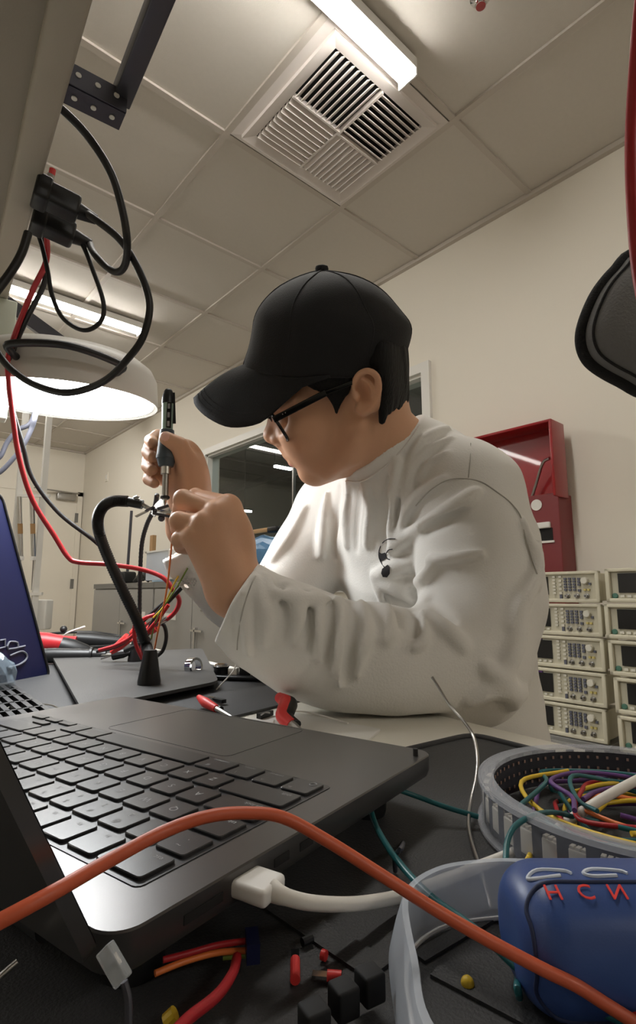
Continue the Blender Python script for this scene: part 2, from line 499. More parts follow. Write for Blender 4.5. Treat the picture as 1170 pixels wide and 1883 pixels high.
# right wall with the window opening
w = MB()
w.box((XR + WT / 2, (YF + WY0) / 2, ZC / 2), (WT, WY0 - YF, ZC))
w.box((XR + WT / 2, (WY1 + YB) / 2, ZC / 2), (WT, YB - WY1, ZC))
w.box((XR + WT / 2, (WY0 + WY1) / 2, WZ0 / 2), (WT, WY1 - WY0, WZ0))
w.box((XR + WT / 2, (WY0 + WY1) / 2, (ZH + ZC) / 2), (WT, WY1 - WY0, ZC - ZH))
struct(w.build('wall_right', M['wall'], smooth=0))
struct(MB().box(((XL + XR) / 2, YB + WT / 2, ZC / 2), (XR - XL, WT, ZC)).build('wall_back', M['wall'], smooth=0))
struct(MB().box((XL - WT / 2, (YF + YB) / 2, ZC / 2), (WT, YB - YF, ZC)).build('wall_left', M['wall'], smooth=0))
struct(MB().box(((XL + XR) / 2, YF - WT / 2, ZC / 2), (XR - XL, WT, ZC)).build('wall_front', M['wall'], smooth=0))
struct(MB().box(((XL + XR) / 2, (YF + YB) / 2, ZC + 0.06), (XR - XL + 0.3, YB - YF + 0.3, 0.1)).build('ceiling', M['ceil'], smooth=0))
# suspended grid
g = MB(); gx = [0.935 + 0.61 * k for k in range(-8, 2)]; gy = [0.985 + 0.62 * k for k in range(-6, 10)]
for x in gx: g.box((x, (YF + YB) / 2, ZC + 0.006), (0.024, YB - YF, 0.012))
for y in gy: g.box(((XL + XR) / 2, y, ZC + 0.0065), (XR - XL, 0.024, 0.012))
struct(g.build('trim_1', M['tbar'], smooth=0))
g = MB()
g.box((XR - 0.012, (YF + YB) / 2, ZC - 0.002), (0.024, YB - YF, 0.022)); g.box(((XL + XR) / 2, YB - 0.012, ZC - 0.002), (XR - XL, 0.024, 0.022))
struct(g.build('trim_2', M['tbar'], smooth=0))
struct(MB().box((XR - 0.006, (YF + YB) / 2, 0.05), (0.012, YB - YF, 0.1)).build('baseboard_right', M['greyd'], smooth=0))
# window
fw = MB(); fx = XR - 0.006
for (ya, yb, za, zb) in ((WY0 - 0.05, WY0, WZ0 - 0.05, ZH + 0.05), (WY1, WY1 + 0.05, WZ0 - 0.05, ZH + 0.05), (WY0, WY1, ZH, ZH + 0.05), (WY0, WY1, WZ0 - 0.05, WZ0)):
    fw.box((fx, (ya + yb) / 2, (za + zb) / 2), (0.03, yb - ya, zb - za))
wf = struct(fw.build('window_1', M['white'], smooth=0))
ir = MB()
for (ya, yb, za, zb) in ((WY0, WY0 + 0.015, WZ0, ZH), (WY1 - 0.015, WY1, WZ0, ZH), (WY0, WY1, ZH - 0.015, ZH), (WY0, WY1, WZ0, WZ0 + 0.015)):
    ir.box((XR + 0.05, (ya + yb) / 2, (za + zb) / 2), (0.1, yb - ya, zb - za))
ir.build('window_reveal', M['white'], wf, smooth=0)
for k, (ya, yb) in enumerate(((WY0 + 0.015, 2.708), (2.716, WY1 - 0.015))):
    MB().box((XR + 0.045, (ya + yb) / 2, (WZ0 + ZH) / 2), (0.004, yb - ya, ZH - WZ0 - 0.03)).build('window_pane', M['glass'], wf, smooth=0)
MB().box((XR + 0.04, 2.712, (WZ0 + ZH) / 2), (0.02, 0.012, ZH - WZ0 - 0.03)).build('glazing_bar', M['steel'], wf, smooth=0)
# dark hall seen through the window
hx0, hx1, hy0, hy1, hz1 = XR + WT, XR + 7.0, -1.0, 11.0, 3.6
h = MB()
h.box(((hx0 + hx1) / 2, (hy0 + hy1) / 2, -0.05), (hx1 - hx0, hy1 - hy0, 0.1)); h.box((hx1 + 0.05, (hy0 + hy1) / 2, hz1 / 2), (0.1, hy1 - hy0, hz1))
h.box(((hx0 + hx1) / 2, hy1 + 0.05, hz1 / 2), (hx1 - hx0, 0.1, hz1)); h.box(((hx0 + hx1) / 2, hy0 - 0.05, hz1 / 2), (hx1 - hx0, 0.1, hz1))
h.box(((hx0 + hx1) / 2, (hy0 + hy1) / 2, hz1 + 0.05), (hx1 - hx0, hy1 - hy0, 0.1))
struct(h.build('wall_hall', M['hill'], smooth=0))
b = MB()
for k in range(6): b.box(((hx0 + hx1) / 2, 1.5 + k * 1.5, hz1 - 0.14), (hx1 - hx0 - 0.2, 0.1, 0.26))
for x in (4.2, 6.4): b.box((x, (hy0 + hy1) / 2, hz1 - 0.36), (0.12, hy1 - hy0 - 0.2, 0.12))
struct(b.build('trim_hall', M['greyd'], smooth=0))
for k, (hp, hq) in enumerate((((4.6, 6.2, 2.75), (4.9, 6.2, 2.75)), ((5.4, 8.2, 2.4), (5.55, 8.2, 2.4)), ((6.2, 7.0, 1.9), (6.2, 7.05, 1.9)))):
    t = thing('hall_lamp', ((hp[0] + hq[0]) / 2, hp[1], hp[2]), ['short glowing strip hung high in the dark hall behind the window', 'small glowing strip lower down in the dark hall behind the window', 'tiny glowing dot lowest in the dark hall behind the window'][k], 'light', 'hall lights beyond the window')
    MB().bar(np.add(hp, (0, 0, .03)), np.add(hq, (0, 0, .03)), 0.08, 0.03).build('housing', M['greyd'], t, smooth=0)
    MB().bar(hp, hq, 0.05, 0.03).build('diffuser', M['hallglow'], t, smooth=0)
    MB().bar(np.add(hp, (0, 0, .04)), (hp[0], hp[1], hz1), 0.01, 0.01).build('drop_rod', M['greyd'], t, smooth=0)
for x, y in ((3.6, 1.2), (5.6, 2.6)):  # added strips, hidden from the camera, that brighten the hall through the glass
    t = thing('hall_lamp', (x, y, 3.3), 'unseen glowing strip added to brighten the hall behind the window', 'light', 'added unseen hall lights')
    MB().box((x, y, 3.36), (1.2, 0.12, 0.04)).build('housing', M['greyd'], t, smooth=0); MB().box((x, y, 3.325), (1.18, 0.1, 0.03)).build('diffuser', M['hallglow'], t, smooth=0)
# back door
DX0, DX1, DZ1 = 1.12, 2.06, CZ + 1.19
d = struct(MB().box(((DX0 + DX1) / 2, YB - 0.012, DZ1 / 2), (DX1 - DX0, 0.024, DZ1)).build('door_1', M['wall'], smooth=0))
f = MB()
f.box((DX0 - 0.03, YB - 0.01, (DZ1 + 0.05) / 2), (0.06, 0.05, DZ1 + 0.05)); f.box((DX1 + 0.03, YB - 0.01, (DZ1 + 0.05) / 2), (0.06, 0.05, DZ1 + 0.05)); f.box(((DX0 + DX1) / 2, YB - 0.01, DZ1 + 0.03), (DX1 - DX0 + 0.12, 0.05, 0.06))
f.build('door_frame', M['wall'], d, smooth=0)
for z in (0.25, CZ + 0.12, CZ + 0.92): MB().box((DX1 + 0.002, YB - 0.03, z), (0.035, 0.02, 0.115)).build('hinge', M['greyd'], d, smooth=0)
c = MB().box((DX1 - 0.14, YB - 0.06, DZ1 - 0.03), (0.22, 0.07, 0.08), bev=0.01).build('door_closer', M['steel'], d)
MB().bar((DX1 - 0.08, YB - 0.09, DZ1 + 0.02), (DX1 - 0.52, YB - 0.16, DZ1 + 0.02), 0.022, 0.012).bar((DX1 - 0.52, YB - 0.16, DZ1 + 0.02), (DX1 + 0.02, YB - 0.03, DZ1 + 0.03), 0.02, 0.012).build('closer_arm', M['steel'], c, smooth=0)
# wall plate near the corner
t = thing('wall_switch', (XR - 0.006, 6.05, CZ + 1.27), 'small square wall plate high on the right wall near the far corner', 'switch')
MB().box((XR - 0.005, 6.05, CZ + 1.31), (0.01, 0.08, 0.1), bev=0.003).build('plate', M['wall'], t); MB().box((XR - 0.012, 6.05, CZ + 1.31), (0.006, 0.03, 0.05)).build('toggle', M['white'], t)

# ------------------------------------------------------------------ ceiling lights: rows across the room
def tube_light(x0, x1, y, label):
    t = thing('ceiling_light', ((x0 + x1) / 2, y, ZC - 0.07), label, 'ceiling light', 'linear ceiling lights')
    MB().box(((x0 + x1) / 2, y, ZC - 0.02), (x1 - x0 + 0.01, 0.075, 0.04)).build('housing', M['white'], t, smooth=0)
    m = MB(); L = x1 - x0; pr = [(0.034 * math.cos(a), -0.038 - 0.030 * math.sin(a)) for a in np.linspace(0, math.pi, 9)]
    m.prism([(x0, y + p[0], ZC + p[1]) for p in pr], (L, 0, 0)).build('diffuser', M['led'], t)
    for xe in (x0 - 0.006, x1 + 0.006): MB().box((xe, y, ZC - 0.036), (0.008, 0.078, 0.07), bev=0.003).build('end_cap', M['white'], t)
    return t
ROWS = [(0.04, 1.24, 0.965, 'bright linear ceiling light nearest the square air vent'),
        (0.05, 1.29, 3.25, 'bright linear ceiling light above the round bench lamp'),
        (0.10, 1.55, 5.05, 'linear ceiling light farthest away near the back door')]
for r in ROWS: tube_light(*r)
tube_light(0.04, 1.24, -2.4, 'unseen linear ceiling light added behind the bench as fill')  # added tube behind the lens, fills the foreground and right wall
for y, n in ((0.965, 'near'), (3.25, 'middle')):
    tube_light(-2.6, -1.4, y, {'near': 'linear ceiling light over the left side of the room beside the vent row', 'middle': 'linear ceiling light over the left side of the room at mid depth', 'behind': 'linear ceiling light over the left side of the room behind the bench'}[n])

# ------------------------------------------------------------------ air diffuser in its tile
vx0, vx1, vy0, vy1 = 0.947, 1.533, 0.997, 1.593
vc = np.array([(vx0 + vx1) / 2, (vy0 + vy1) / 2, ZC])
V = thing('air_vent', (vc[0], vc[1], ZC - 0.03), 'square white air vent with four louvre quarters in the ceiling', 'vent')
m = MB(); a, bq, dz = 0.293, 0.222, 0.028
o4 = [(-a, -a), (a, -a), (a, a), (-a, a)]; i4 = [(-bq, -bq), (bq, -bq), (bq, bq), (-bq, bq)]; e4 = [(-0.262, -0.262), (0.262, -0.262), (0.262, 0.262), (-0.262, 0.262)]
for k in range(4):
    k2 = (k + 1) % 4
    P = lambda q, z: (vc[0] + q[0], vc[1] + q[1], ZC + z)
    m.add([P(o4[k], 0), P(o4[k2], 0), P(e4[k2], -0.006), P(e4[k], -0.006)], [(0, 1, 2, 3)])
    m.add([P(e4[k], -0.006), P(e4[k2], -0.006), P(e4[k2], -0.022), P(e4[k], -0.022)], [(0, 1, 2, 3)])
    m.add([P(e4[k], -0.022), P(e4[k2], -0.022), P(i4[k2], -0.014), P(i4[k], -0.014)], [(0, 1, 2, 3)])
    m.add([P(i4[k], -0.014), P(i4[k2], -0.014), P(i4[k2], 0.01), P(i4[k], 0.01)], [(0, 1, 2, 3)])
m.build('vent_frame', M['vent'], V, smooth=0)
MB().box((vc[0], vc[1], ZC + 0.0025), (0.45, 0.45, 0.006)).build('duct_opening', M['dark'], V, smooth=0)
for (qx, qy, along) in ((-1, -1, 'y'), (1, -1, 'x'), (1, 1, 'y'), (-1, 1, 'x')):
    m = MB(); c0 = vc + np.array([qx * bq / 2, qy * bq / 2, -0.014]); tl = 0.72 * (1 if (qx * qy > 0) == (along == 'y') else -1)
    sgn = qx if along == 'y' else qy
    for k in range(9):
        u = (k - 4) * bq / 9.2
        if along == 'y':
            ax = ((math.cos(.75), 0, -sgn * math.sin(.75)), (0, 1, 0), (sgn * math.sin(.75), 0, math.cos(.75)))
            m.box(c0 + (u, 0, 0), (0.026, bq - 0.006, 0.003), ax)
        else:
            ax = ((1, 0, 0), (0, math.cos(.75), -sgn * math.sin(.75)), (0, sgn * math.sin(.75), math.cos(.75)))
            m.box(c0 + (0, u, 0), (bq - 0.006, 0.026, 0.003), ax)
    if along == 'y': m.box(c0 + (0, -qy * (bq / 2 - 0.004), 0), (bq, 0.008, 0.02))
    else: m.box(c0 + (-qx * (bq / 2 - 0.004), 0, 0), (0.008, bq, 0.02))
    m.build('louvre_panel', M['vent'], V, smooth=0)
t = thing('sprinkler_head', (1.245, 0.688, ZC - 0.03), 'small chrome sprinkler head in the ceiling at the top of the photo', 'sprinkler')
MB().lathe([(0.03, 0), (0.03, -0.004), (0.014, -0.012), (0.012, -0.014)], (1.245, 0.688, ZC)).build('escutcheon', M['chrome'], t)
MB().lathe([(0.006, -0.012), (0.006, -0.03), (0.014, -0.032), (0.014, -0.034)], (1.245, 0.688, ZC)).build('deflector', M['chrome'], t)

# ------------------------------------------------------------------ red cabinet on the right wall
bx0, bx1, by0, by1, bz0, bz1 = XR - 0.115, XR, 0.905, 1.37, CZ - 0.05, CZ + 0.385
R = thing('red_wall_cabinet', ((bx0 + bx1) / 2, (by0 + by1) / 2, bz0), 'red metal wall cabinet with its lid raised behind the person', 'cabinet')
m = MB(); m.box(((bx0 + bx1) / 2, (by0 + by1) / 2, (bz0 + bz1) / 2), (bx1 - bx0, by1 - by0, bz1 - bz0), bev=0.004).build('body', M['redd'], R)
lz0, lz1 = bz1 - 0.02, CZ + 0.665
lid = MB(); lx = XR - 0.10
lid.box((XR - 0.055, (by0 + by1) / 2, (lz0 + lz1) / 2), (0.012, by1 - by0, lz1 - lz0))
lid.box((XR - 0.105, (by0 + by1) / 2, lz1 - 0.006), (0.11, by1 - by0 + 0.02, 0.012), bev=0.004)
for y in (by0 - 0.006, by1 + 0.006): lid.box((XR - 0.105, y, (lz0 + lz1) / 2), (0.11, 0.012, lz1 - lz0), bev=0.004)
lid = lid.build('lid', M['red'], R); lid['label'] = 'bright glossy red raised lid'
MB().tube([(XR - 0.14, by0 + 0.012, lz0 + 0.15), (XR - 0.12, by0 + 0.05, lz0 + 0.14), (XR - 0.10, by0 + 0.09, lz0 + 0.07), (XR - 0.09, by0 + 0.12, lz0 + 0.01)], 0.006, sm=4).build('lid_stay', M['steel'], R)
MB().lathe([(0.022, 0), (0.022, 0.002)], (bx0 - 0.001, 0.992, CZ + 0.345), (-1, 0, 0)).build('round_sticker', M['white'], R)
MB().box((bx0 - 0.006, 0.985, CZ + 0.262), (0.014, 0.09, 0.024), bev=0.004).build('handle', M['white'], R)
MB().box((bx0 - 0.001, 0.975, CZ + 0.225), (0.004, 0.08, 0.05)).build('slot', M['dark'], R, smooth=0)
MB().box((bx0 - 0.003, 0.975, CZ + 0.198), (0.006, 0.09, 0.008)).build('slot_lip', M['white'], R, smooth=0)

# ------------------------------------------------------------------ stacked instruments by the right wall
SH = 0.0985
def make_scope(label, group):
    t = thing('bench_instrument', (0, 0, 0), label, 'instrument', group)   # origin: front right-hand bottom corner seen from the bench; front faces -X, body runs +Y
    Wd, Dp = 0.27, 0.12
    m = MB(); m.box((Dp / 2 + 0.012, Wd / 2, SH / 2), (Dp, Wd - 0.012, SH - 0.012), bev=0.004).build('case', M['beige'], t)
    m = MB()
    m.box((0.006, Wd / 2, SH - 0.005), (0.018, Wd, 0.010), bev=0.003); m.box((0.006, Wd / 2, 0.006), (0.018, Wd, 0.012), bev=0.003)
    m.box((0.006, 0.006, SH / 2), (0.018, 0.012, SH), bev=0.003); m.box((0.006, Wd - 0.006, SH / 2), (0.018, 0.012, SH), bev=0.003)
    m.build('bezel', M['beige'], t)
    MB().box((0.010, Wd / 2, SH / 2), (0.006, Wd - 0.02, SH - 0.02)).build('front_panel', M['beiged'], t, smooth=0)
    fx = 0.005
    MB().box((fx, Wd - 0.068, 0.054), (0.006, 0.078, 0.058)).build('screen', M['screen'], t, smooth=0)
    m = MB()
    for y, n in ((0.142, 6), (0.122, 5)):
        for k in range(n): m.box((fx, y, 0.03 + k * 0.052 / (n - 1)), (0.008, 0.009, 0.006), mi=0)
    for k in range(5): m.box((fx, 0.238 - k * 0.017, 0.017), (0.008, 0.009, 0.006))
    for y in (0.046, 0.035): m.box((fx, y, 0.04), (0.008, 0.007, 0.006), mi=1)
    m.build('keypad', [M['btnw'], M['btny']], t, smooth=0)
    m = MB()
    for y in (0.106, 0.092, 0.078):
        for k in range(5): m.box((fx, y, 0.040 + k * 0.0088), (0.008, 0.0085, 0.0062))
    for k in range(3): m.box((fx, 0.063, 0.056 + k * 0.009), (0.008, 0.008, 0.007))
    m.box((fx, 0.063, 0.038), (0.008, 0.008, 0.008)); m.box((fx, 0.122, 0.018), (0.008, 0.007, 0.014)); m.box((fx, 0.030, 0.058), (0.008, 0.007, 0.007))
    m.build('button_panel', M['btn'], t, smooth=0)
    MB().box((0.004, Wd - 0.06, SH - 0.013), (0.006, 0.03, 0.005)).build('nameplate', M['purple'], t, smooth=0)
    MB().lathe([(0.0115, 0), (0.0105, 0.014), (0.009, 0.016)], (0.008, 0.044, 0.068), (-1, 0, 0), seg=18).build('main_knob', M['btnw'], t)
    for y in (0.102, 0.072, 0.042): MB().lathe([(0.0075, 0), (0.0075, 0.006), (0.005, 0.006), (0.005, 0.016), (0.002, 0.016), (0.002, 0.006)], (0.008, y, 0.021), (-1, 0, 0), seg=14).build('connector', M['steel'], t)
    return t
def make_dmm(label, group):
    t = thing('bench_instrument', (0, 0, 0), label, 'instrument', group)   # origin: front left-hand bottom corner; body runs -Y
    Wd, Dp = 0.30, 0.12
    MB().box((Dp / 2 + 0.012, -Wd / 2, SH / 2), (Dp, Wd - 0.012, SH - 0.012), bev=0.004).build('case', M['beige'], t)
    m = MB()
    m.box((0.004, -Wd / 2, SH - 0.005), (0.022, Wd, 0.010), bev=0.003); m.box((0.004, -Wd / 2, 0.006), (0.022, Wd, 0.012), bev=0.003)
    m.box((0.004, -0.006, SH / 2), (0.022, 0.012, SH), bev=0.003); m.box((0.004, -Wd + 0.006, SH / 2), (0.022, 0.012, SH), bev=0.003)
    m.build('bezel', M['beige'], t)
    MB().box((0.010, -Wd / 2, SH / 2), (0.006, Wd - 0.02, SH - 0.02)).build('front_panel', M['beiged'], t, smooth=0)
    MB().box((0.005, -0.105, 0.056), (0.006, 0.145, 0.056)).build('screen', M['screen'], t, smooth=0)
    MB().lathe([(0.008, 0), (0.008, 0.005), (0.006, 0.007)], (0.008, -0.021, 0.019), (-1, 0, 0), seg=16).build('power_button', M['green'], t)
    m = MB()
    for k in range(9): m.box((0.005, -0.042 - k * 0.018, 0.018), (0.008, 0.011, 0.007))
    m.build('keypad', M['btnw'], t, smooth=0)
    MB().lathe([(0.001, -0.004), (0.022, -0.002), (0.024, 0.004), (0.016, 0.012), (0.001, 0.014)], (0.045, -0.004, SH / 2), (0, 1, 0), seg=18).build('handle_hub', M['beige'], t)
    return t
place = ['topmost', 'second from the top', 'third from the top', 'fourth from the top', 'fifth from the top']
sc0 = None
pos = [(1105, 1104, 1.745), (1110, 1165, 1.745), (1115, 1229, 1.74), (1118, 1293, 1.73), (1119, 1360, 1.73)]
zt = CZ + 0.0755
for i, (px, py, X) in enumerate(pos):
    y = ray(px, py)[1] * X / ray(px, py)[0]
    o = make_scope('', 'x') if sc0 is None else copy_tree(sc0)
    if sc0 is None: sc0 = o
    tag(o, 'beige bench instrument with rows of small buttons, %s in the left stack' % place[i], 'instrument', 'instruments in the left stack')
    o.location = (X, y, zt - (i + 1) * (SH + 0.004))
dm0 = None
pos = [(1117, 1.70), (1116, 1.70), (1123, 1.70), (1133, 1.695), (1140, 1.69)]
zr = CZ + 0.079
for i, (px, X) in enumerate(pos):
    y = ray(px, 1100 + 65 * i)[1] * X / ray(px, 1100 + 65 * i)[0]
    o = make_dmm('', 'x') if dm0 is None else copy_tree(dm0)
    if dm0 is None: dm0 = o
    tag(o, 'beige bench instrument with a wide dark screen, %s in the right stack' % place[i], 'instrument', 'instruments in the right stack')
    o.location = (X, y, zr - (i + 1) * (SH + 0.005))
bz = zt - 5 * (SH + 0.004)
t = thing('grey_instrument', (1.80, 0.83, bz - 0.1), 'grey instrument at the bottom of the left stack', 'instrument')
MB().box((1.80, 0.81, bz - 0.05), (0.15, 0.27, 0.096), bev=0.004).build('case', M['greyd'], t); MB().box((1.722, 0.81, bz - 0.05), (0.006, 0.24, 0.07)).build('front_panel', M['grey'], t, smooth=0)
t = thing('grey_instrument', (1.78, 0.45, bz - 0.1), 'beige instrument at the bottom of the right stack', 'instrument')
zq = zr - 5 * (SH + 0.005)
MB().box((1.77, 0.44, (zq + bz - 0.098) / 2), (0.15, 0.28, zq - bz + 0.098 - 0.003), bev=0.004).build('case', M['beiged'], t); MB().box((1.692, 0.44, (zq + bz - 0.098) / 2), (0.006, 0.25, 0.06)).build('front_panel', M['beige'], t, smooth=0)
t = thing('low_cart', (1.82, 0.62, 0), 'low dark cart under the two stacks of instruments', 'cart')
MB().box((1.83, 0.62, bz - 0.112), (0.40, 0.84, 0.024)).build('top', M['greyd'], t, smooth=0)
for x in (1.66, 2.0):
    for y in (0.24, 1.0): MB().bar((x, y, 0), (x, y, bz - 0.124), 0.035, 0.035).build('leg', M['dsteel'], t, smooth=0)
MB().tube([PX(1045, 1348, 1.93), PX(1060, 1362, 1.95), PX(1085, 1371, 1.97), PX(1118, 1375, 2.0)], 0.006).build('probe_lead', M['navy'])
tag(bpy.data.objects['probe_lead'], 'dark blue lead hanging below the left stack of instruments', 'cable')

# ------------------------------------------------------------------ grey storage cabinets along the right wall
cx0 = 1.68
yc = [4.93, 3.69, 2.55]
for i in range(2):
    ya, yb = yc[i + 1] + 0.003, yc[i] - 0.003; zc = CZ + 0.085
    t = thing('storage_cabinet', ((cx0 + XR) / 2, (ya + yb) / 2, 0), ['grey metal two door cabinet nearest the back door', 'grey metal two door cabinet closer to the person'][i], 'cabinet', 'grey metal cabinets')
    MB().box(((cx0 + 0.012 + XR - 0.004) / 2, (ya + yb) / 2, zc / 2), (XR - cx0 - 0.016, yb - ya, zc)).build('body', M['grey'], t, smooth=0)
    MB().box((cx0 + 0.004, (ya + yb) / 2, zc - 0.02), (0.02, yb - ya, 0.04)).build('top_rail', M['greyd'], t, smooth=0)
    ym = (ya + yb) / 2
    for j, (a, b) in enumerate(((ya + 0.01, ym - 0.004), (ym + 0.004, yb - 0.01))):
        dd = MB().box((cx0 + 0.004, (a + b) / 2, zc / 2 - 0.0), (0.016, b - a, zc - 0.10), bev=0.003).build('door', M['grey'], t)
        hy = b - 0.07 if j == 0 else a + 0.07
        if j == 0:
            MB().bar((cx0 - 0.02, hy, zc - 0.30), (cx0 - 0.02, hy, zc - 0.44), 0.012, 0.012).bar((cx0 + 0.002, hy, zc - 0.30), (cx0 - 0.025, hy, zc - 0.30), 0.018, 0.018).bar((cx0 - 0.02, hy + 0.05, zc - 0.31), (cx0 - 0.02, hy - 0.09, zc - 0.31), 0.012, 0.012).build('handle', M['chrome'], dd, smooth=0)
            MB().ball((cx0 - 0.008, hy - 0.06, zc - 0.18), 0.012).build('lock', M['steel'], dd)
        if not (i == 0 and j == 1): MB().box((cx0 - 0.005, (a + b) / 2 + (0.02 if j else -0.1), zc - 0.235), (0.003, 0.17, 0.042)).build('paper_label', M['white'], dd, smooth=0)
# things on the cabinets
ct = CZ + 0.087
t = thing('antenna_router', (1.80, 4.42, ct), 'black device with a tall antenna on the grey cabinet', 'device')
MB().box((1.80, 4.55, ct + 0.05), (0.12, 0.22, 0.10), bev=0.02).build('body', M['blk'], t); MB().tube([(1.80, 4.5, ct + 0.1), (1.80, 4.48, ct + 0.62)], 0.012, sm=1).build('antenna', M['dsteel'], t)
MB().tube([(1.76, 4.25, ct + 0.012), (1.78, 4.15, ct + 0.05), (1.76, 4.05, ct + 0.06), (1.76, 3.98, ct + 0.012)], [0.014, 0.04, 0.04, 0.012]).build('computer_mouse', M['blk'])
tag(bpy.data.objects['computer_mouse'], 'rounded black gadget on the grey cabinet beside the antenna', 'device')
tag(MB().box((1.82, 3.45, ct + 0.006), (0.26, 0.62, 0.012)).build('blue_folder', M['bluemat'], smooth=0), 'flat pale blue folder under the boxes on the cabinet', 'folder')
t = thing('plastic_bin', (1.85, 3.75, ct + 0.013), 'clear white plastic bin on the grey cabinet', 'bin')
m = MB(); m.box((1.84, 3.72, ct + 0.015), (0.22, 0.46, 0.006)); m.box((1.73, 3.72, ct + 0.12), (0.004, 0.48, 0.21)); m.box((1.95, 3.72, ct + 0.12), (0.004, 0.48, 0.21)); m.box((1.84, 3.48, ct + 0.12), (0.22, 0.004, 0.21)); m.box((1.84, 3.96, ct + 0.12), (0.22, 0.004, 0.21)); m.build('tub', M['frost'], t, smooth=0)
m = MB()
for (xa, xb, ya, yb) in ((1.72, 1.96, 3.47, 3.49), (1.72, 1.96, 3.95, 3.97), (1.72, 1.74, 3.47, 3.97), (1.94, 1.96, 3.47, 3.97)): m.box(((xa + xb) / 2, (ya + yb) / 2, ct + 0.228), (xb - xa, yb - ya, 0.012))
m.build('rim', M['white'], t, smooth=0)
t = thing('cardboard_box', (1.84, 3.2, ct), 'open brown cardboard box on the grey cabinet', 'box')
m = MB(); y0, y1, x0, x1, zz = 3.12, 3.36, 1.74, 1.98, ct + 0.24
m.box(((x0 + x1) / 2, (y0 + y1) / 2, ct + 0.016), (x1 - x0, y1 - y0, 0.006)); m.box((x0, (y0 + y1) / 2, ct + 0.13), (0.006, y1 - y0, 0.22)); m.box((x1, (y0 + y1) / 2, ct + 0.13), (0.006, y1 - y0, 0.22))
m.box(((x0 + x1) / 2, y0, ct + 0.13), (x1 - x0, 0.006, 0.22)); m.box(((x0 + x1) / 2, y1, ct + 0.13), (x1 - x0, 0.006, 0.22)); m.build('carton', M['card'], t, smooth=0)
for y, s in ((y0, -1), (y1, 1)): MB().bar(((x0 + x1) / 2, y, zz), ((x0 + x1) / 2, y + s * 0.10, zz + 0.07), x1 - x0, 0.006).build('flap', M['card'], t, smooth=0)
tag(MB().box((1.80, 4.02, ct + 0.19), (0.03, 0.05, 0.36)).build('wood_block', M['card'], smooth=0), 'narrow brown wooden block standing on the cabinet behind the bin', 'block')
tag(MB().lathe([(0.05, 0), (0.055, 0.01), (0.06, 0.20), (0.03, 0.23), (0.028, 0.26)], (1.66 + .06, 3.44, ct + 0.013)).build('white_bottle', M['whitep']), 'white bottle beside the cardboard box on the cabinet', 'bottle')
rr = random.Random(3)
m = MB(); bm = bmesh.new(); bmesh.ops.create_icosphere(bm, subdivisions=3, radius=1)
vs = [np.array([1.86 + v.co.x * 0.16, 2.62 + v.co.y * 0.30, ct + 0.13 + v.co.z * 0.125]) * 1.0 + np.array([rr.uniform(-.012, .012) for _ in range(3)]) for v in bm.verts]
bm.verts.index_update(); m.add(vs, [[v.index for v in f.verts] for f in bm.faces]); bm.free()
t = thing('blue_package', (1.86, 2.62, ct), 'crumpled blue plastic package below the dark window', 'package')
m.build('wrap', M['bluebag'], t, smooth=20)
tag(MB().box((1.86, 2.70, ct + 0.285), (0.05, 0.34, 0.03), bev=0.01).build('wooden_brush', [M['card']], smooth=20), 'long wooden handled tool lying on the blue package', 'tool')
MB().box((1.86, 2.50, ct + 0.285), (0.055, 0.09, 0.034), bev=0.01).build('black_tip', M['blk'], bpy.data.objects['wooden_brush'])

# ------------------------------------------------------------------ white stand with two chrome cylinders far left
def SP(x, y): return PX(x, y, 3.0)
a0, a1 = SP(27, 1000), SP(72, 1000)
t = thing('cylinder_stand', ((a0[0] + a1[0]) / 2, (a0[1] + a1[1]) / 2, 0), 'tall white stand holding two chrome cylinders at the far left', 'stand')
for p in (a0, a1): MB().bar((p[0], p[1], 0), (p[0], p[1], 2.15), 0.032, 0.03).build('post', M['white'], t, smooth=0)
for y in (910, 1092):
    z = SP(50, y)[2]; p = a0 + (a0 - a1) * 0.02; q = a1 + (a1 - a0) * 0.25; MB().bar((p[0], p[1] - 0.02, z), (q[0], q[1] - 0.02, z), 0.016, 0.016).build('crossbar', M['white'], t, smooth=0)
for x in (41, 64):
    p = SP(x, 915) - 0.03 * FH; q = SP(x + 3, 1024) - 0.03 * FH; c = MB().tube([p, q], 0.0125, sm=1, seg=16).build('cylinder', M['chrome'], t)
    MB().tube([q, q - (0, 0, 0.02)], 0.016, sm=1).build('end_fitting', M['whitep'], c); MB().tube([p + 0.45 * (q - p), p + 0.62 * (q - p)], 0.0128, sm=1, seg=16).build('amber_band', M['card'], c)
    MB().tube([q, SP(x - 6, 1085)], 0.003, sm=1).build('rod', M['steel'], c)
p = SP(73, 1130); MB().box(p, (0.11, 0.08, 0.165), (RT, FH, UPV), bev=0.01).build('control_box', M['white'], t)

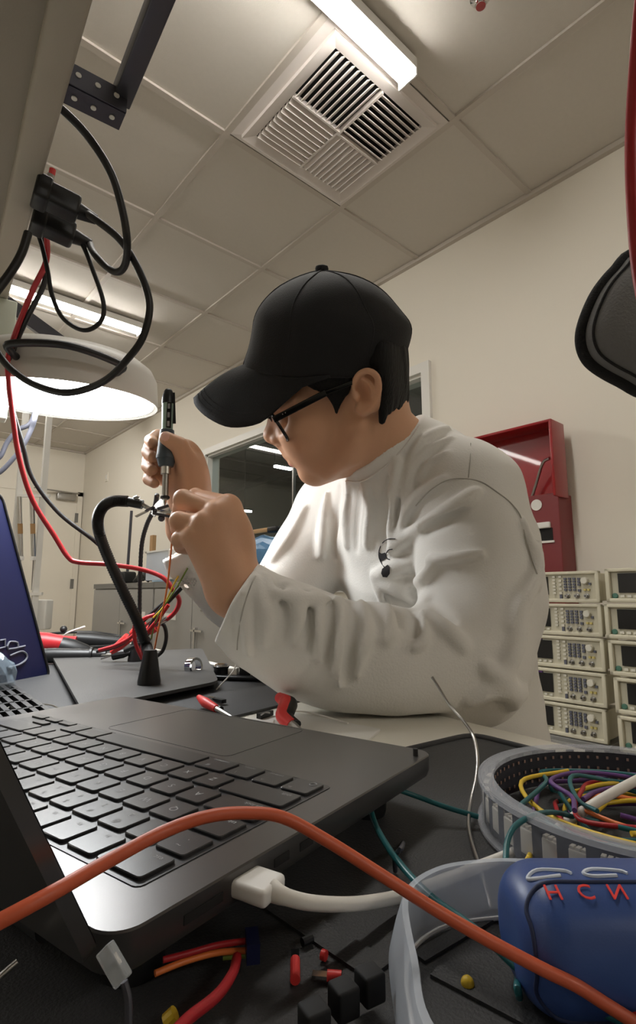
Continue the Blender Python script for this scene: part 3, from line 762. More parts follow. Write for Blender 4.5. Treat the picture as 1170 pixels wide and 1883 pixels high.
# ================================================================== THE WORKBENCH
B1 = nrm((0.092, 0.996, 0)); B2 = nrm((0.996, -0.092, 0)); BAX = (B2, B1, UPV)
DZ = CZ - 0.130                              # bench top
MZ = DZ + 0.003                              # top of the rubber mats
def BP(q, s, z): return B2 * q + B1 * s + np.array([0, 0, z])
t = thing('workbench', BP(0.05, 0.6, 0), 'white topped workbench the person leans on', 'bench')
MB().box(BP(0.0335, 0.55, DZ - 0.016), (0.867, 2.4, 0.032), BAX, bev=0.004).build('bench_top', M['desk'], t)
for q in (-0.34, 0.40):
    for s in (-0.58, 1.68): MB().bar(BP(q, s, 0), BP(q, s, DZ - 0.032), 0.05, 0.05).build('leg', M['dsteel'], t, smooth=0)
MB().box(BP(0.0335, 0.55, DZ - 0.065), (0.76, 2.2, 0.05), BAX).build('apron', M['greyd'], t, smooth=0)
def mat_poly(pts, z0, z1, r=0.012, lip=0.0):
    # polygon slab with rounded corners
    P = [np.asarray(p, float)[:2] for p in pts]; out = []; n = len(P)
    for i in range(n):
        a, b, c = P[i - 1], P[i], P[(i + 1) % n]; u = nrm(a - b); v = nrm(c - b)
        for k in range(6):
            tt = k / 5; out.append((1 - tt) ** 2 * (b + u * r) + 2 * tt * (1 - tt) * b + tt ** 2 * (b + v * r))
    return MB().prism([(p[0], p[1], z0) for p in out], (0, 0, z1 - z0)), out
m1a, m1b = ZP(435, 1315, -.127), ZP(600, 1275, -.127)
m, _ = mat_poly([m1a - 2.0 * (m1b - m1a), m1b, BP(0.445, 1.70, 0), BP(-0.12, 1.70, 0)], DZ, MZ, 0.01)
tag(m.build('bench_mat', M['matblk'], smooth=20), 'large black rubber mat under the clip stand', 'mat')
m, ol = mat_poly([BP(0.415, 0.332, 0), BP(-0.20, 0.332, 0), BP(-0.20, -0.25, 0), BP(0.415, -0.25, 0)], DZ, MZ, 0.02)
t = thing('silicone_mat', BP(0.1, 0.04, DZ), 'black rimmed soldering mat under the laptop and the loose wires', 'mat')
m.build('sheet', M['matblk'], t, smooth=20)
MB().tube([(p[0], p[1], MZ + 0.0005) for p in ol], 0.0028, seg=8, closed=True, sm=1).build('rim', M['matblk'], t, smooth=60)
# raised ribs of the mat's parts trays in front
for (a, b) in (((528, 1690), (735, 1812)), ((640, 1650), (1010, 1900))):
    pass
g = MB()
for (a, b, wd_) in (((470, 1640), (700, 1790), 0.012), ((940, 1665), (770, 1765), 0.006), ((800, 1790), (1010, 1900), 0.006)):
    p, q = ZP(*a, -.127), ZP(*b, -.127); g.bar((p[0], p[1], MZ + 0.0006), (q[0], q[1], MZ + 0.0006), wd_, 0.0012)
g.build('tray_rib', M['matblk'], t, smooth=0)

# ------------------------------------------------------------------ overhead shelf, rails and plugs
SZ = CZ + 0.45
def QZ(q, s, z): return BP(q, s, CZ + z)
t = thing('bench_shelf', QZ(-0.15, 0.3, 0.45), 'grey overhead shelf with a power rail along its edge at the upper left', 'shelf')
MB().box(QZ(-0.185, -0.03, 0.475), (0.45, 1.92, 0.03), BAX).build('board', M['shelfb'], t, smooth=0)  # board and rail lengthened backward out of view to shade the laptop side
MB().box(QZ(0.0505, -0.03, 0.480), (0.028, 1.92, 0.06), BAX, bev=0.004).build('power_rail', M['shelf'], t)
for s in (0.915,):
    MB().box(QZ(0.055, s, 0.355), (0.045, 0.025, 0.19), BAX, bev=0.002).build('end_bracket', M['palegreen'], t)
    MB().box(QZ(-0.36, s, 0.16), (0.03, 0.03, 0.58), BAX, bev=0.002).build('upright', M['palegreen'], t)
for s in (-0.45,):
    for q in (0.02, -0.36): MB().box(QZ(q, s, 0.16), (0.04, 0.025, 0.58), BAX, bev=0.002).build('upright', M['palegreen'], t)
# slotted steel arm and bar
bp = PX(238, 205, 0.508); ba = PX(120, 130, 0.49)
t = thing('steel_bracket', bp, 'dark slotted steel bracket and bar sticking out over the bench', 'bracket')
e = nrm(B2); a = QZ(0.06, 0.447, 0.468); b = QZ(0.118, 0.447, 0.468)
ba_ = onz(232, 208, 0.458); sB = float(ba_ @ B1); qB = float(ba_ @ B2)
m = MB(); m.box(QZ((0.055 + qB) / 2, sB + 0.012, 0.458 + 0.0012), (qB - 0.055, 0.024, 0.0024), BAX); m.box(QZ((0.055 + qB) / 2, sB, 0.458 + 0.011), (qB - 0.055, 0.0024, 0.022), BAX)
m.build('slotted_angle', M['dsteel'], t, smooth=0)
m = MB()
for k in range(4): m.lathe([(0.0026, 0), (0.0026, 0.0008)], QZ(qB - 0.010 - k * 0.017, sB + 0.012, 0.458 - 0.0004), (0, 0, -1), seg=12); m.lathe([(0.0026, 0), (0.0026, 0.0008)], QZ(qB - 0.010 - k * 0.017, sB - 0.0014, 0.470), -B1, seg=12)
m.build('bolt_hole', M['white'], t)
tb = onz(219, 185, 0.485); q2 = float(tb @ B2)
MB().box(QZ(q2, sB + 0.01 - 0.35, 0.482), (0.017, 0.70, 0.020), BAX, bev=0.0015).build('bar', M['dsteel'], t)
# plugs in the rail's face
def plug(x, y, D, label):
    p = PX(x, y, D); t = thing('power_plug', p, label, 'plug', 'power plugs in the shelf rail')
    ax = (nrm(B2 + np.array([0, 0, -0.12])), B1, nrm(np.array([0, 0, 1.0]) + 0.12 * B2))
    L = ax[0]
    MB().box(p + L * 0.004, (0.046, 0.024, 0.026), ax, bev=0.004).build('plug_body', M['blk'], t)
    MB().box(p - L * 0.012, (0.016, 0.028, 0.030), ax, bev=0.003).build('plug_face', M['blk'], t)
    MB().tube([p + L * 0.025, p + L * 0.036, p + L * 0.047], [0.0095, 0.0075, 0.0055], sm=1, seg=12).build('strain_relief', M['rubber'], t)
    return p + L * 0.046
pa = plug(98, 365, 0.60, 'upper black power plug in the shelf rail')
pb = plug(92, 414, 0.64, 'lower black power plug in the shelf rail')
t = thing('banana_plug', PX(96, 322, 0.60), 'small red and grey banana plug just above the power plugs', 'plug')
MB().tube(PXL([(97, 311), (95, 322)], 0.60), 0.0035, sm=1).build('red_sleeve', M['redp'], t); MB().tube(PXL([(95, 322), (90, 336)], 0.60), 0.0045, sm=1).build('grey_collar', M['steel'], t)
def cable(name, pts, r, m, label, cat='cable', D=None, group=None, seg=10):
    return tag(MB().tube([p if len(p) == 3 and isinstance(p, np.ndarray) else PX(p[0], p[1], p[2] if len(p) > 2 else D) for p in pts], r, seg=seg).build(name, M[m], smooth=60), label, cat, group)
cable('power_cable', [pa, PX(165, 396, .60), PX(215, 435, .60), PX(246, 478, .60), PX(269, 530, .60), PX(275, 572, .60), PX(262, 622, .60), PX(235, 660, .60), PX(200, 695, .61), PX(160, 715, .62), PX(115, 722, .62), PX(65, 708, .62), PX(28, 685, .62), PX(0, 655, .62), PX(-40, 590, .62)], 0.0041, 'rubber', 'black power cable from the upper plug making the widest loop in front of the lamp')
cable('power_cable', [pb, PX(172, 465, .63), PX(197, 492, .62), PX(218, 500, .61), PX(231, 484, .60), PX(234, 445, .58), PX(226, 390, .57), PX(205, 320, .56), PX(165, 255, .55), PX(118, 205, .53), PX(60, 160, .5)], 0.0041, 'rubber', 'black power cable from the lower plug rising behind the shelf')
cable('thin_cable', [PX(112, 395, .66), PX(150, 447, .66), PX(172, 500, .66), PX(190, 555, .66), PX(187, 588, .66), PX(165, 606, .66), PX(140, 603, .66), PX(112, 580, .66), PX(95, 540, .66), PX(88, 500, .66), PX(78, 455, .66), PX(70, 430, .66)], 0.0028, 'rubber', 'thin black cable hanging in a small teardrop loop above the lamp')
cable('shelf_cable', [PX(52, 428, .56), PX(40, 465, .555), PX(20, 500, .55), PX(-10, 540, .54)], 0.0042, 'rubber', 'short black cable running along the underside of the shelf edge')
redlead = [(86, 425, .70), (85, 480, .70), (62, 530, .72), (40, 582, .74), (24, 625, .755), (14, 662, .76), (16, 700, .76), (24, 770, .77), (36, 845, .78), (60, 920, .79), (100, 985, .80), (125, 1024, .80), (145, 1034, .80), (200, 1038, .80), (260, 1047, .82), (300, 1062, .82), (318, 1085, .82), (330, 1105, .83), (318, 1130, .84), (280, 1155, .86), (250, 1168, .88)]
cable('test_lead', redlead, 0.0036, 'redc', 'long red test lead sagging from the shelf past the lamp to the bench')
cable('test_lead', [(82, 432, .71), (84, 490, .71), (80, 525, .72), (55, 575, .74), (30, 630, .765), (16, 680, .775), (20, 740, .79), (42, 820, .82), (60, 880, .84), (110, 945, .86), (180, 1000, .88), (215, 1045, .90), (240, 1110, .92), (262, 1160, .94), (275, 1178, .95)], 0.0034, 'rubber', 'long black test lead running beside the red one from the shelf')
for k, pts in enumerate(([(-20, 875, 1.0), (0, 868, 1.0), (22, 846, 1.0), (42, 820, 1.0), (58, 788, 1.0), (66, 760, 1.0), (80, 690, 1.05)], [(-20, 850, 1.02), (0, 840, 1.02), (14, 812, 1.02), (34, 790, 1.02), (56, 778, 1.02), (70, 740, 1.02), (84, 690, 1.06)])):
    cable('grey_cable', pts, 0.0045, 'dsteel', ['lower grey cable curling under the lamp at the left edge', 'upper grey cable curling under the lamp at the left edge'][k])
# ------------------------------------------------------------------ round bench lamp
lc = PX(120, 740, 0.92); LR = 0.152
t = thing('bench_lamp', (lc[0], lc[1], lc[2]), 'round grey bench lamp glowing over the bench at the left', 'lamp')
axl = nrm(UPV + 0.02 * RT - 0.115 * FH)
MB().lathe([(LR - 0.008, 0.004), (LR, 0.0), (LR + 0.001, 0.006), (LR - 0.002, 0.045), (LR - 0.010, 0.061), (LR - 0.026, 0.073), (LR - 0.05, 0.077), (0.0005, 0.079)], lc, axl, seg=64, close=False).build('housing', M['lampg'], t, smooth=50)
MB().lathe([(0.0005, 0.003), (LR - 0.008, 0.003)], lc, axl, seg=64, close=False).build('light_disc', M['bench'], t)
h0 = lc + axl * 0.058
ha, hb = nrm(-CF * 0.98 + RT * -0.75 * 0), RT
fr_ = lambda ang, rr_, z: lc + axl * z + rr_ * (math.cos(ang) * RT - math.sin(ang) * FH)
ha_ = [math.radians(v) for v in (38, 38, 40, 64, 88, 90, 90)]
m = MB(); m.tube([fr_(ha_[0], LR - 0.002, 0.012), fr_(ha_[1], LR + 0.012, 0.012), fr_(ha_[2], LR + 0.024, 0.018), fr_(ha_[3], LR + 0.030, 0.023), fr_(ha_[4], LR + 0.024, 0.020), fr_(ha_[5], LR + 0.012, 0.013), fr_(ha_[6], LR - 0.002, 0.012)], 0.0055, seg=12, sm=6).build('handle', M['blk'], t, smooth=60)
MB().lathe([(0.036, 0), (0.036, 0.012), (0.02, 0.02)], lc + axl * 0.075, axl).build('top_cap', M['lampg'], t)
ja = lc + axl * 0.10 + RT * -0.02; jb = PX(15, 560, 0.92)
MB().bar(lc + axl * 0.095, jb, 0.022, 0.022).build('arm', M['dsteel'], t, smooth=0); MB().bar(jb, jb + np.array([-0.14, 0.05, 0.03]), 0.022, 0.022).build('rear_arm', M['dsteel'], t, smooth=0)

# ------------------------------------------------------------------ clip stand with two flexible arms
pl = [ZP(150, 1303, -.115), ZP(402, 1252, -.115), ZP(372, 1192, -.115), ZP(95, 1205, -.115)]
PZ = CZ - 0.115
T = thing('clip_stand', (pl[0][0], pl[0][1], MZ), 'black base plate with two flexible arms holding small clips', 'soldering stand')
m, _ = mat_poly(pl, PZ - 0.004, PZ, 0.02); m.build('base_plate', M['plate'], T, smooth=20)
for p in pl:
    c = sum(pl) / 4; q = p + 0.12 * (c - p); MB().lathe([(0.01, 0), (0.011, PZ - 0.004 - MZ)], (q[0], q[1], MZ)).build('foot', M['blk'], T)
def goose(cone, D0, pts, r, cr, ch):
    c = onz(cone[0], cone[1], -.115); c = wz(c)
    MB().lathe([(cr, 0), (cr * 1.02, 0.004), (cr * 0.62, ch * 0.9), (cr * 0.55, ch)], c, seg=24).build('cone_base', M['blk'], T, smooth=50)
    P = [c + (0, 0, ch * 0.8)] + [PX(*p) for p in pts]; Q = spline(P, 26 if r > .006 else 14)
    R = [r * (1 + 0.07 * (1 if i % 2 else -1)) for i in range(len(Q))]
    MB().tube(Q, R, seg=12, sm=1).build('flexible_arm', M['rubber'], T, smooth=80)
goose((274, 1258), .75, [(270, 1190, .745), (252, 1140, .74), (228, 1090, .735), (203, 1035, .73), (184, 985, .72), (180, 955, .71), (189, 933, .705), (208, 922, .70), (236, 922, .70)], 0.0072, 0.0145, 0.043)
goose((248, 1216), .95, [(256, 1150, .95), (257, 1100, .95), (258, 1050, .93), (261, 1000, .90), (270, 965, .87), (284, 935, .83), (289, 910, .80)], 0.0036, 0.012, 0.036)
# clip at the first arm's end
ca, cb = PX(232, 922, .70), PX(262, 928, .70); d = nrm(cb - ca)
cl = MB().tube([ca, cb], 0.0062, sm=1, seg=14).build('clip_socket', M['blk'], T)
MB().tube(PXL([(256, 917), (252, 915), (247, 917)], .70), 0.003, sm=1).build('set_screw', M['steel'], cl)
MB().tube(PXL([(262, 928), (276, 936)], .70), 0.003, sm=1).build('clip_rod', M['steel'], T)
c1 = MB(); c1.bar(PX(270, 934, .70), PX(318, 944, .70), 0.007, 0.003); c1.bar(PX(272, 939, .70), PX(250, 950, .70), 0.006, 0.0016); c1.build('alligator_clip', M['chrome'], T, smooth=0)
c2 = MB(); c2.bar(PX(282, 944, .695), PX(322, 952, .695), 0.007, 0.003); c2.bar(PX(284, 932, .695), PX(268, 940, .695), 0.006, 0.0016); c2.ball(PX(285, 939, .697), 0.0032); c2.ball(PX(297, 953, .697), 0.0045); c2.bar(PX(290, 936, .69), PX(310, 930, .69), 0.004, 0.003); c2.build('clip_jaw', M['dsteel'], T, smooth=0)

# ------------------------------------------------------------------ probes and leads lying behind the stand
def probe(pts, rs, m, name, label, D, extra=None):
    P = PXL(pts, D); t = thing(name, P[0], label, 'test probe', 'test probes behind the blue case')
    MB().tube(P, rs, seg=14).build('grip', M[m], t, smooth=50)
    MB().tube([P[-1], P[-1] + (P[-1] - P[0]) * 0.06], 0.002, sm=1).build('tip', M['steel'], t)
    return t
t = probe([(70, 1202, .0), (150, 1203, 0), (196, 1203, 0)], [0.012, 0.0125, 0.011], 'blk', 'test_probe', 'black tapered test probe lying nearest the stand plate', 0.98) if False else None
def probe2(a, b, Da, Db, r0, r1, m, label, collar=True):
    P, Q = PX(*a, Da), PX(*b, Db); t = thing('test_probe', P, label, 'test probe', 'test probes behind the blue case')
    d = nrm(Q - P); L = np.linalg.norm(Q - P)
    MB().tube([P, P + d * L * .3, P + d * L * .7, Q], [r0, r0 * 1.08, r0 * .9, r1], seg=16, sm=1).build('grip', M[m], t, smooth=60)
    if collar: MB().lathe([(r1 * 1.1, -0.003), (r1 * 1.7, -0.002), (r1 * 1.7, 0.002), (r1 * 1.1, 0.003)], P + d * L * .8, d).build('finger_guard', M['blk'], t)
    MB().tube([Q, Q + d * 0.02], 0.0022, sm=1).build('metal_tip', M['steel'], t); return t
probe2((60, 1206), (195, 1204), .98, 1.0, .0125, .0085, 'blk', 'black test probe lying closest to the black stand plate')
probe2((60, 1178), (138, 1186), 1.10, 1.12, .018, .018, 'redc', 'red topped test probe grip beside the blue case', False)
probe2((110, 1188), (175, 1206), 1.08, 1.10, .019, .010, 'blk', 'short black tapered probe grip between the red grip and the long black probe', False)
probe2((140, 1174), (222, 1180), 1.25, 1.28, .016, .013, 'blk', 'black test probe lying farthest back on the bench', False)
cable('probe_wire', [(70, 1168, 1.2), (120, 1163, 1.25), (175, 1163, 1.28), (225, 1172, 1.3), (210, 1186, 1.2), (160, 1190, 1.15)], 0.003, 'rubber', 'thin black wire arching over the test probes')
t = thing('zip_tie', PX(118, 1166, 1.15), 'white zip tie with a small black knob standing on the probes', 'tie')
MB().tube(PXL([(112, 1174), (125, 1163), (156, 1152)], 1.15), 0.0018, sm=4).build('tail', M['whitep'], t); MB().ball(PX(117, 1157, 1.15), 0.0075).build('knob', M['blk'], t)
# red alligator leads heaped by the cone
for k, (pts, D, mm, lab) in enumerate((
    ([(178, 1198), (205, 1192), (232, 1178), (256, 1150), (282, 1125), (312, 1098), (332, 1072)], .86, 'rubber', 'black lead climbing from the probe heap to the hanging wires'),
    ([(182, 1196), (215, 1186), (245, 1168), (262, 1140), (285, 1130)], .84, 'redc', 'red clip lead crossing behind the front arm'),
    ([(262, 1212), (250, 1185), (247, 1160), (250, 1140)], .80, 'redc', 'red clip lead looping down beside the front cone'),
    ([(282, 1150), (300, 1148), (306, 1170), (300, 1195), (287, 1208)], .83, 'rubber', 'black lead looping on the right of the front cone'),
    ([(268, 1218), (262, 1190), (270, 1165), (290, 1140), (310, 1112)], .78, 'redc', 'red lead running up behind the front arm'))):
    cable('clip_lead', pts, 0.003, mm, lab, D=D)
def clip(a, b, D, m, label):
    P, Q = PX(*a, D), PX(*b, D); d = nrm(Q - P); t = thing('alligator_clip', P, label, 'clip', 'alligator clips on the bench')
    MB().tube([P, P + (Q - P) * .4, Q], [0.0035, 0.0075, 0.0085], seg=10, sm=1).build('boot', M[m], t)
    MB().bar(Q, Q + d * 0.02 + np.array([0, 0, 0.003]), 0.007, 0.002).bar(Q, Q + d * 0.02 - np.array([0, 0, 0.003]), 0.007, 0.002).build('jaw', M['steel'], t, smooth=0)
clip((205, 1200), (237, 1172), .88, 'redp', 'red alligator clip lying left of the front arm')
clip((240, 1165), (268, 1150), .86, 'redp', 'red alligator clip behind the front arm')
clip((268, 1164), (286, 1152), .82, 'redp', 'red alligator clip right of the front arm')
clip((240, 1200), (208, 1205), .92, 'blk', 'black alligator clip beside the front red one')
cable('thin_wire', [(318, 952, .70), (317, 985, .71), (311, 1050, .72), (304, 1100, .73), (293, 1150, .745), (284, 1195, .76)], 0.0012, 'orangew', 'thin orange wire hanging from the soldering clip', seg=6)
cable('thin_wire', [(345, 1045, .74), (325, 1080, .75), (305, 1110, .76), (292, 1130, .77), (284, 1150, .78), (278, 1175, .79)], 0.0012, 'greenw', 'thin green wire coming down from under the hands', seg=6)
cable('thin_wire', [(336, 1048, .75), (322, 1070, .755), (308, 1100, .765), (299, 1118, .77), (282, 1136, .78)], 0.0012, 'yellow', 'thin yellow wire next to the green one under the hands', seg=6)
cable('hanging_cord', [(352, 1052, .80), (338, 1075, .80), (318, 1097, .80), (295, 1122, .80), (278, 1150, .81), (262, 1180, .82), (230, 1197, .83)], 0.0036, 'rubber', 'black cord slanting down from under the cuff to the probe heap')

# ------------------------------------------------------------------ small things at the back of the mat
def ring_obj(): 
    c = ZP(356, 1226, -.110); m = MB()
    return m.lathe([(0.010, -0.006), (0.0135, -0.006), (0.0135, 0.006), (0.010, 0.006), (0.010, -0.006)], c, nrm(np.array([0.25, -0.95, 0.1])), seg=24, close=False)
tag(ring_obj().build('metal_ring', M['chrome'], smooth=40), 'small chrome ring standing on the mat behind the plate', 'ring')
bc = ZP(441, 1247, -.125); bax = (nrm(RT * .97 - FH * .2), nrm(FH * .97 + RT * .2), UPV)
t = thing('circuit_module', (bc[0], bc[1], MZ), 'flat black module with black connectors lying by the sleeve', 'electronic module')
MB().box(bc + (0, 0, 0.003), (0.085, 0.04, 0.005), bax, bev=0.002).build('board', M['blk'], t)
MB().lathe([(0.011, 0), (0.011, 0.008), (0.013, 0.012)], bc - bax[0] * 0.03 + (0, 0, 0.005)).build('round_socket', M['blk'], t); MB().lathe([(0.011, 0), (0.009, 0.003)], bc - bax[0] * 0.03 + (0, 0, 0.017)).build('socket_ring', M['chrome'], t)
MB().box(bc + bax[0] * 0.010 + (0, 0, 0.013), (0.017, 0.016, 0.016), bax, bev=0.001).build('connector', M['blk'], t); MB().box(bc + bax[0] * 0.033 + (0, 0, 0.012), (0.014, 0.02, 0.012), bax, bev=0.001).build('connector', M['blk'], t)
MB().box(bc - bax[0] * 0.010 + (0, 0, 0.010), (0.014, 0.012, 0.010), bax, bev=0.001).build('pale_block', M['chip'], t); MB().box(bc + bax[0] * 0.022 + (0, 0, 0.009), (0.008, 0.01, 0.008), bax).build('pale_block', M['chip'], t)
cable('thin_wire', [ZP(398, 1268, -.126), PX(415, 1250, .72), PX(430, 1232, .73), PX(437, 1212, .74)], 0.0009, 'whitec', 'thin pale wire curling up beside the black module', seg=6)
def plier(pts, rs, label, D):
    pass
def grip(name, Z, pts, r, label, cat):
    P = [ZP(*p, z) for p, z in zip(pts, Z)]
    t = thing(name, P[0], label, cat)
    MB().tube(P, r, seg=14).build('red_grip', M['redp'], t, smooth=60)
    P2 = [p + nrm(RT * 1.0 - UPV * .2) * 0.005 for p in P]
    MB().tube(P2, np.asarray(r) * 0.9, seg=12).build('black_grip', M['blk'], t, smooth=60)
    return t, P
t, P = grip('wire_cutter', [-.105, -.108, -.112, -.116, -.121], [(513, 1282), (526, 1292), (522, 1306), (520, 1318), (536, 1333)], [.005, .0075, .007, .0065, .006], 'wire cutter with curved red and black handle behind the laptop', 'pliers')
MB().tube([P[-1], P[-1] + nrm(P[-1] - P[-2]) * 0.05], [0.005, 0.002], sm=1).build('jaw', M['steel'], t)
t, P = grip('tweezer_handle', [-.116, -.118, -.121], [(366, 1282), (378, 1292), (398, 1303)], [.003, .0055, .004], 'small red handled tool half hidden behind the laptop', 'pliers')
MB().tube([P[-1], P[-1] + nrm(P[-1] - P[-2]) * 0.03], [0.003, 0.0015], sm=1).build('jaw', M['steel'], t)
t = thing('jumper_clip', ZP(395, 1283, -.124), 'tiny chrome and black clip on the mat beside the small red tool', 'clip')
MB().bar(ZP(383, 1285, -.122), ZP(393, 1286, -.122), 0.006, 0.005).build('head', M['chrome'], t, smooth=0); MB().bar(ZP(393, 1286, -.123), ZP(412, 1290, -.123), 0.007, 0.004).build('body', M['blk'], t, smooth=0)
# notepad
nc = [ZP(468, 1318, -.128), ZP(505, 1296, -.128), ZP(760, 1355, -.128), ZP(700, 1420, -.128)]
t = thing('notepad', nc[0], 'white notepad with punched edge lying under the laptop corner', 'notepad')
a, b, c_, d_ = ZP(452, 1325, -.128), ZP(520, 1306, -.128), ZP(700, 1340, -.128), ZP(640, 1395, -.128)
MB().prism([(p[0], p[1], DZ) for p in (a, b, c_, d_)], (0, 0, 0.002)).build('sheets', M['white'], t, smooth=0)
m = MB()
for k in range(5):
    p = a + (b - a) * 0.1 + (d_ - a) * (0.04 + 0.03 * k); m.lathe([(0.0012, 0), (0.0012, 0.0003)], (p[0], p[1], DZ + 0.002), seg=8)
m.build('punched_hole', M['dark'], t)
t = thing('binder_clip', ZP(487, 1314, -.125), 'small black clip on the edge of the white notepad', 'clip')
MB().bar(ZP(476, 1317, -.125), ZP(499, 1310, -.125), 0.006, 0.005).build('body', M['blk'], t, smooth=0); MB().tube([ZP(480, 1315, -.122), ZP(488, 1310, -.119), ZP(496, 1311, -.122)], 0.0008, sm=3, seg=6).build('wire_handle', M['steel'], t)
cable('thin_wire', [ZP(520, 1308, -.119), ZP(560, 1309, -.122), ZP(600, 1318, -.124), ZP(640, 1330, -.1265)], 0.0009, 'whitec', 'fine white wire arching from the red cutter over the notepad', seg=6)

# ------------------------------------------------------------------ navy case with printed letters, slotted tray, clear bag
q0, q1, q2, q3 = PX(92, 1246, .86), PX(2, 908, .84), PX(-130, 905, .70), PX(-60, 1275, .72)
t = thing('navy_case', q0, 'tilted navy blue case with the letters UP at the left edge', 'case')
n = nrm(np.cross(q1 - q0, q3 - q0)); n = n if n @ CF > 0 else -n
def rquad(c4, r):
    out = []
    for i in range(4):
        a, b, c = c4[i - 1], c4[i], c4[(i + 1) % 4]; u = nrm(a - b); v = nrm(c - b)
        for k in range(6):
            s = k / 5; out.append((1 - s) ** 2 * (b + u * r) + 2 * s * (1 - s) * b + s * s * (b + v * r))
    return out
MB().prism(rquad([q0, q1, q2, q3], 0.016), n * 0.012).build('lid', M['navy'], t, smooth=30)
MB().tube(rquad([q0 - n * 0.0003, q1 - n * 0.0003, q2 - n * 0.0003, q3 - n * 0.0003], 0.016), 0.0022, seg=8, closed=True, sm=1).build('rim', M['blk'], t, smooth=60)
lo = PX(28, 1205, .80); e1 = nrm(q1 - q0)
fr0 = q0 + ((lo - q0) @ e1) * e1
def onq(x, y):
    d = ray(x, y); k = ((q0 - np.array([0, 0, CZ])) @ n) / (d @ n); return d * k + np.array([0, 0, CZ]) - n * 0.0012
m = MB()
U = [(18, 1232), (35, 1228), (46, 1218), (46, 1207), (35, 1196), (14, 1193)]; U = [(15, 1227), (32, 1223), (46, 1214), (48, 1204), (38, 1198), (17, 1206)]
Pp = [(45, 1188), (14, 1194), (15, 1182), (21, 1180), (31, 1182), (32, 1191)]
m.tube([onq(x, y) for x, y in U], 0.0015, seg=6, sm=6); m.tube([onq(x, y) for x, y in Pp], 0.0015, seg=6, sm=2)
m.tube([onq(x, y) for x, y in [(-2, 1178), (8, 1176), (8, 1190), (-4, 1193)]], 0.0015, seg=6, sm=1)
m.build('lettering', M['letters'], t)
MB().prism([(p[0], p[1], MZ) for p in (q0 + n * .012, q3 + n * .012, q3 + n * .05, q0 + n * .05)], (0, 0, 0.02)).build('foot_block', M['blk'], t, smooth=0)
sl = [ZP(118, 1332, -.112), ZP(20, 1262, -.112), ZP(-150, 1285, -.112), ZP(-90, 1370, -.112)]
t = thing('slotted_tray', sl[0], 'dark slotted tray lying below the navy case at the left edge', 'tray')
ux, uy = (sl[1] - sl[0]), (sl[3] - sl[0]); m = MB()
m.prism([(p[0], p[1], MZ) for p in sl], (0, 0, 0.008)).build('base', M['blkm'], t, smooth=0)
m = MB()
for k in range(7):
    a = sl[0] + ux * k / 6; m.bar(a, a + uy, 0.004, 0.006)
for k in range(9):
    a = sl[0] + uy * k / 8; m.bar(a, a + ux, 0.005, 0.006)
m.build('grid', M['blk'], t, smooth=0)
t = thing('clear_bag', PX(5, 1290, .66), 'crumpled clear plastic bag at the left edge before the navy case', 'bag')
m = MB(); bm = bmesh.new(); bmesh.ops.create_icosphere(bm, subdivisions=3, radius=1); bm.verts.index_update(); rr = random.Random(5); cb_ = PX(-20, 1254, .64)
vs = [cb_ + RT * v.co.x * (0.028 + rr.uniform(-.003, .003)) + FH * v.co.y * 0.03 + UPV * v.co.z * (0.036 + rr.uniform(-.004, .004)) for v in bm.verts]
m.add(vs, [[v.index for v in f.verts] for f in bm.faces]); bm.free(); m.build('film', M['bag'], t, smooth=10)
cable('thin_wire', [PX(2, 1308, .52), PX(20, 1300, .54), PX(50, 1294, .56), PX(90, 1296, .58), PX(110, 1303, .585)], 0.0008, 'whitec', 'fine white wire bowing over the far corner of the laptop', seg=6)
# grey padded pouch and red cable hanging at the right edge
t = thing('fabric_pouch', PX(1140, 600, .45), 'dark grey fabric pouch with black binding at the right edge', 'pouch')
out = [(1172, 468), (1130, 500), (1098, 540), (1076, 590), (1070, 625), (1078, 655), (1098, 676), (1140, 700), (1200, 725), (1300, 700), (1330, 590), (1290, 490)]
P = [PX(x, y, .46) for x, y in out]; cen = sum(P) / len(P); O = spline(P, 5, True)
m = MB(); rings = []
vs = []; fs = []; n = len(O); nr = 7; back = CF
for j in range(nr):
    u = j / (nr - 1) * math.pi / 2; 
    for p in O: vs.append(cen + (p - cen) * math.cos(u) - back * 0.035 * math.sin(u) + back * 0.0)
for j in range(nr):
    u = j / (nr - 1) * math.pi / 2
    for p in O: vs.append(cen + (p - cen) * math.cos(u) + back * 0.035 * math.sin(u))
for s in range(2):
    for j in range(nr - 1):
        for i in range(n):
            i2 = (i + 1) % n; b0 = s * nr * n; fs.append((b0 + j * n + i, b0 + j * n + i2, b0 + (j + 1) * n + i2, b0 + (j + 1) * n + i))
m.add(vs, fs).build('body', M['fabric'], t, smooth=80)
MB().tube([p for p in O], 0.0055, seg=10, closed=True, sm=1).build('binding', M['fabricd'], t, smooth=60)
MB().tube([cen + (p - cen) * 0.93 - back * 0.0135 for p in O], 0.0012, seg=8, closed=True, sm=1).build('stitch_welt', M['fabricd'], t, smooth=60)
MB().tube([PX(1290, 490, .46), PX(1300, 250, .44), PX(1310, 0, .42), PX(1320, -300, .4), np.array([PX(1320, -300, .4)[0], PX(1320, -300, .4)[1], ZC - 0.4]), np.array([PX(1320, -300, .4)[0], PX(1320, -300, .4)[1], ZC - 0.004])], 0.006, seg=8).build('strap', M['fabricd'], t, smooth=60)
cable('red_cable', [QZ(0.066, 0.02, 0.455), PX(1290, -900, .19), (1215, -260, .19), (1180, 0, .21), (1170, 110, .215), (1163, 220, .22), (1162, 300, .22), (1166, 400, .22), (1178, 520, .22), (1215, 700, .22), (1260, 1000, .24), ZP(1330, 1400, -.115), ZP(1500, 1480, -.124), ZP(1700, 1500, -.124)], 0.0026, 'redc', 'dark red cable hanging close to the lens at the right edge')

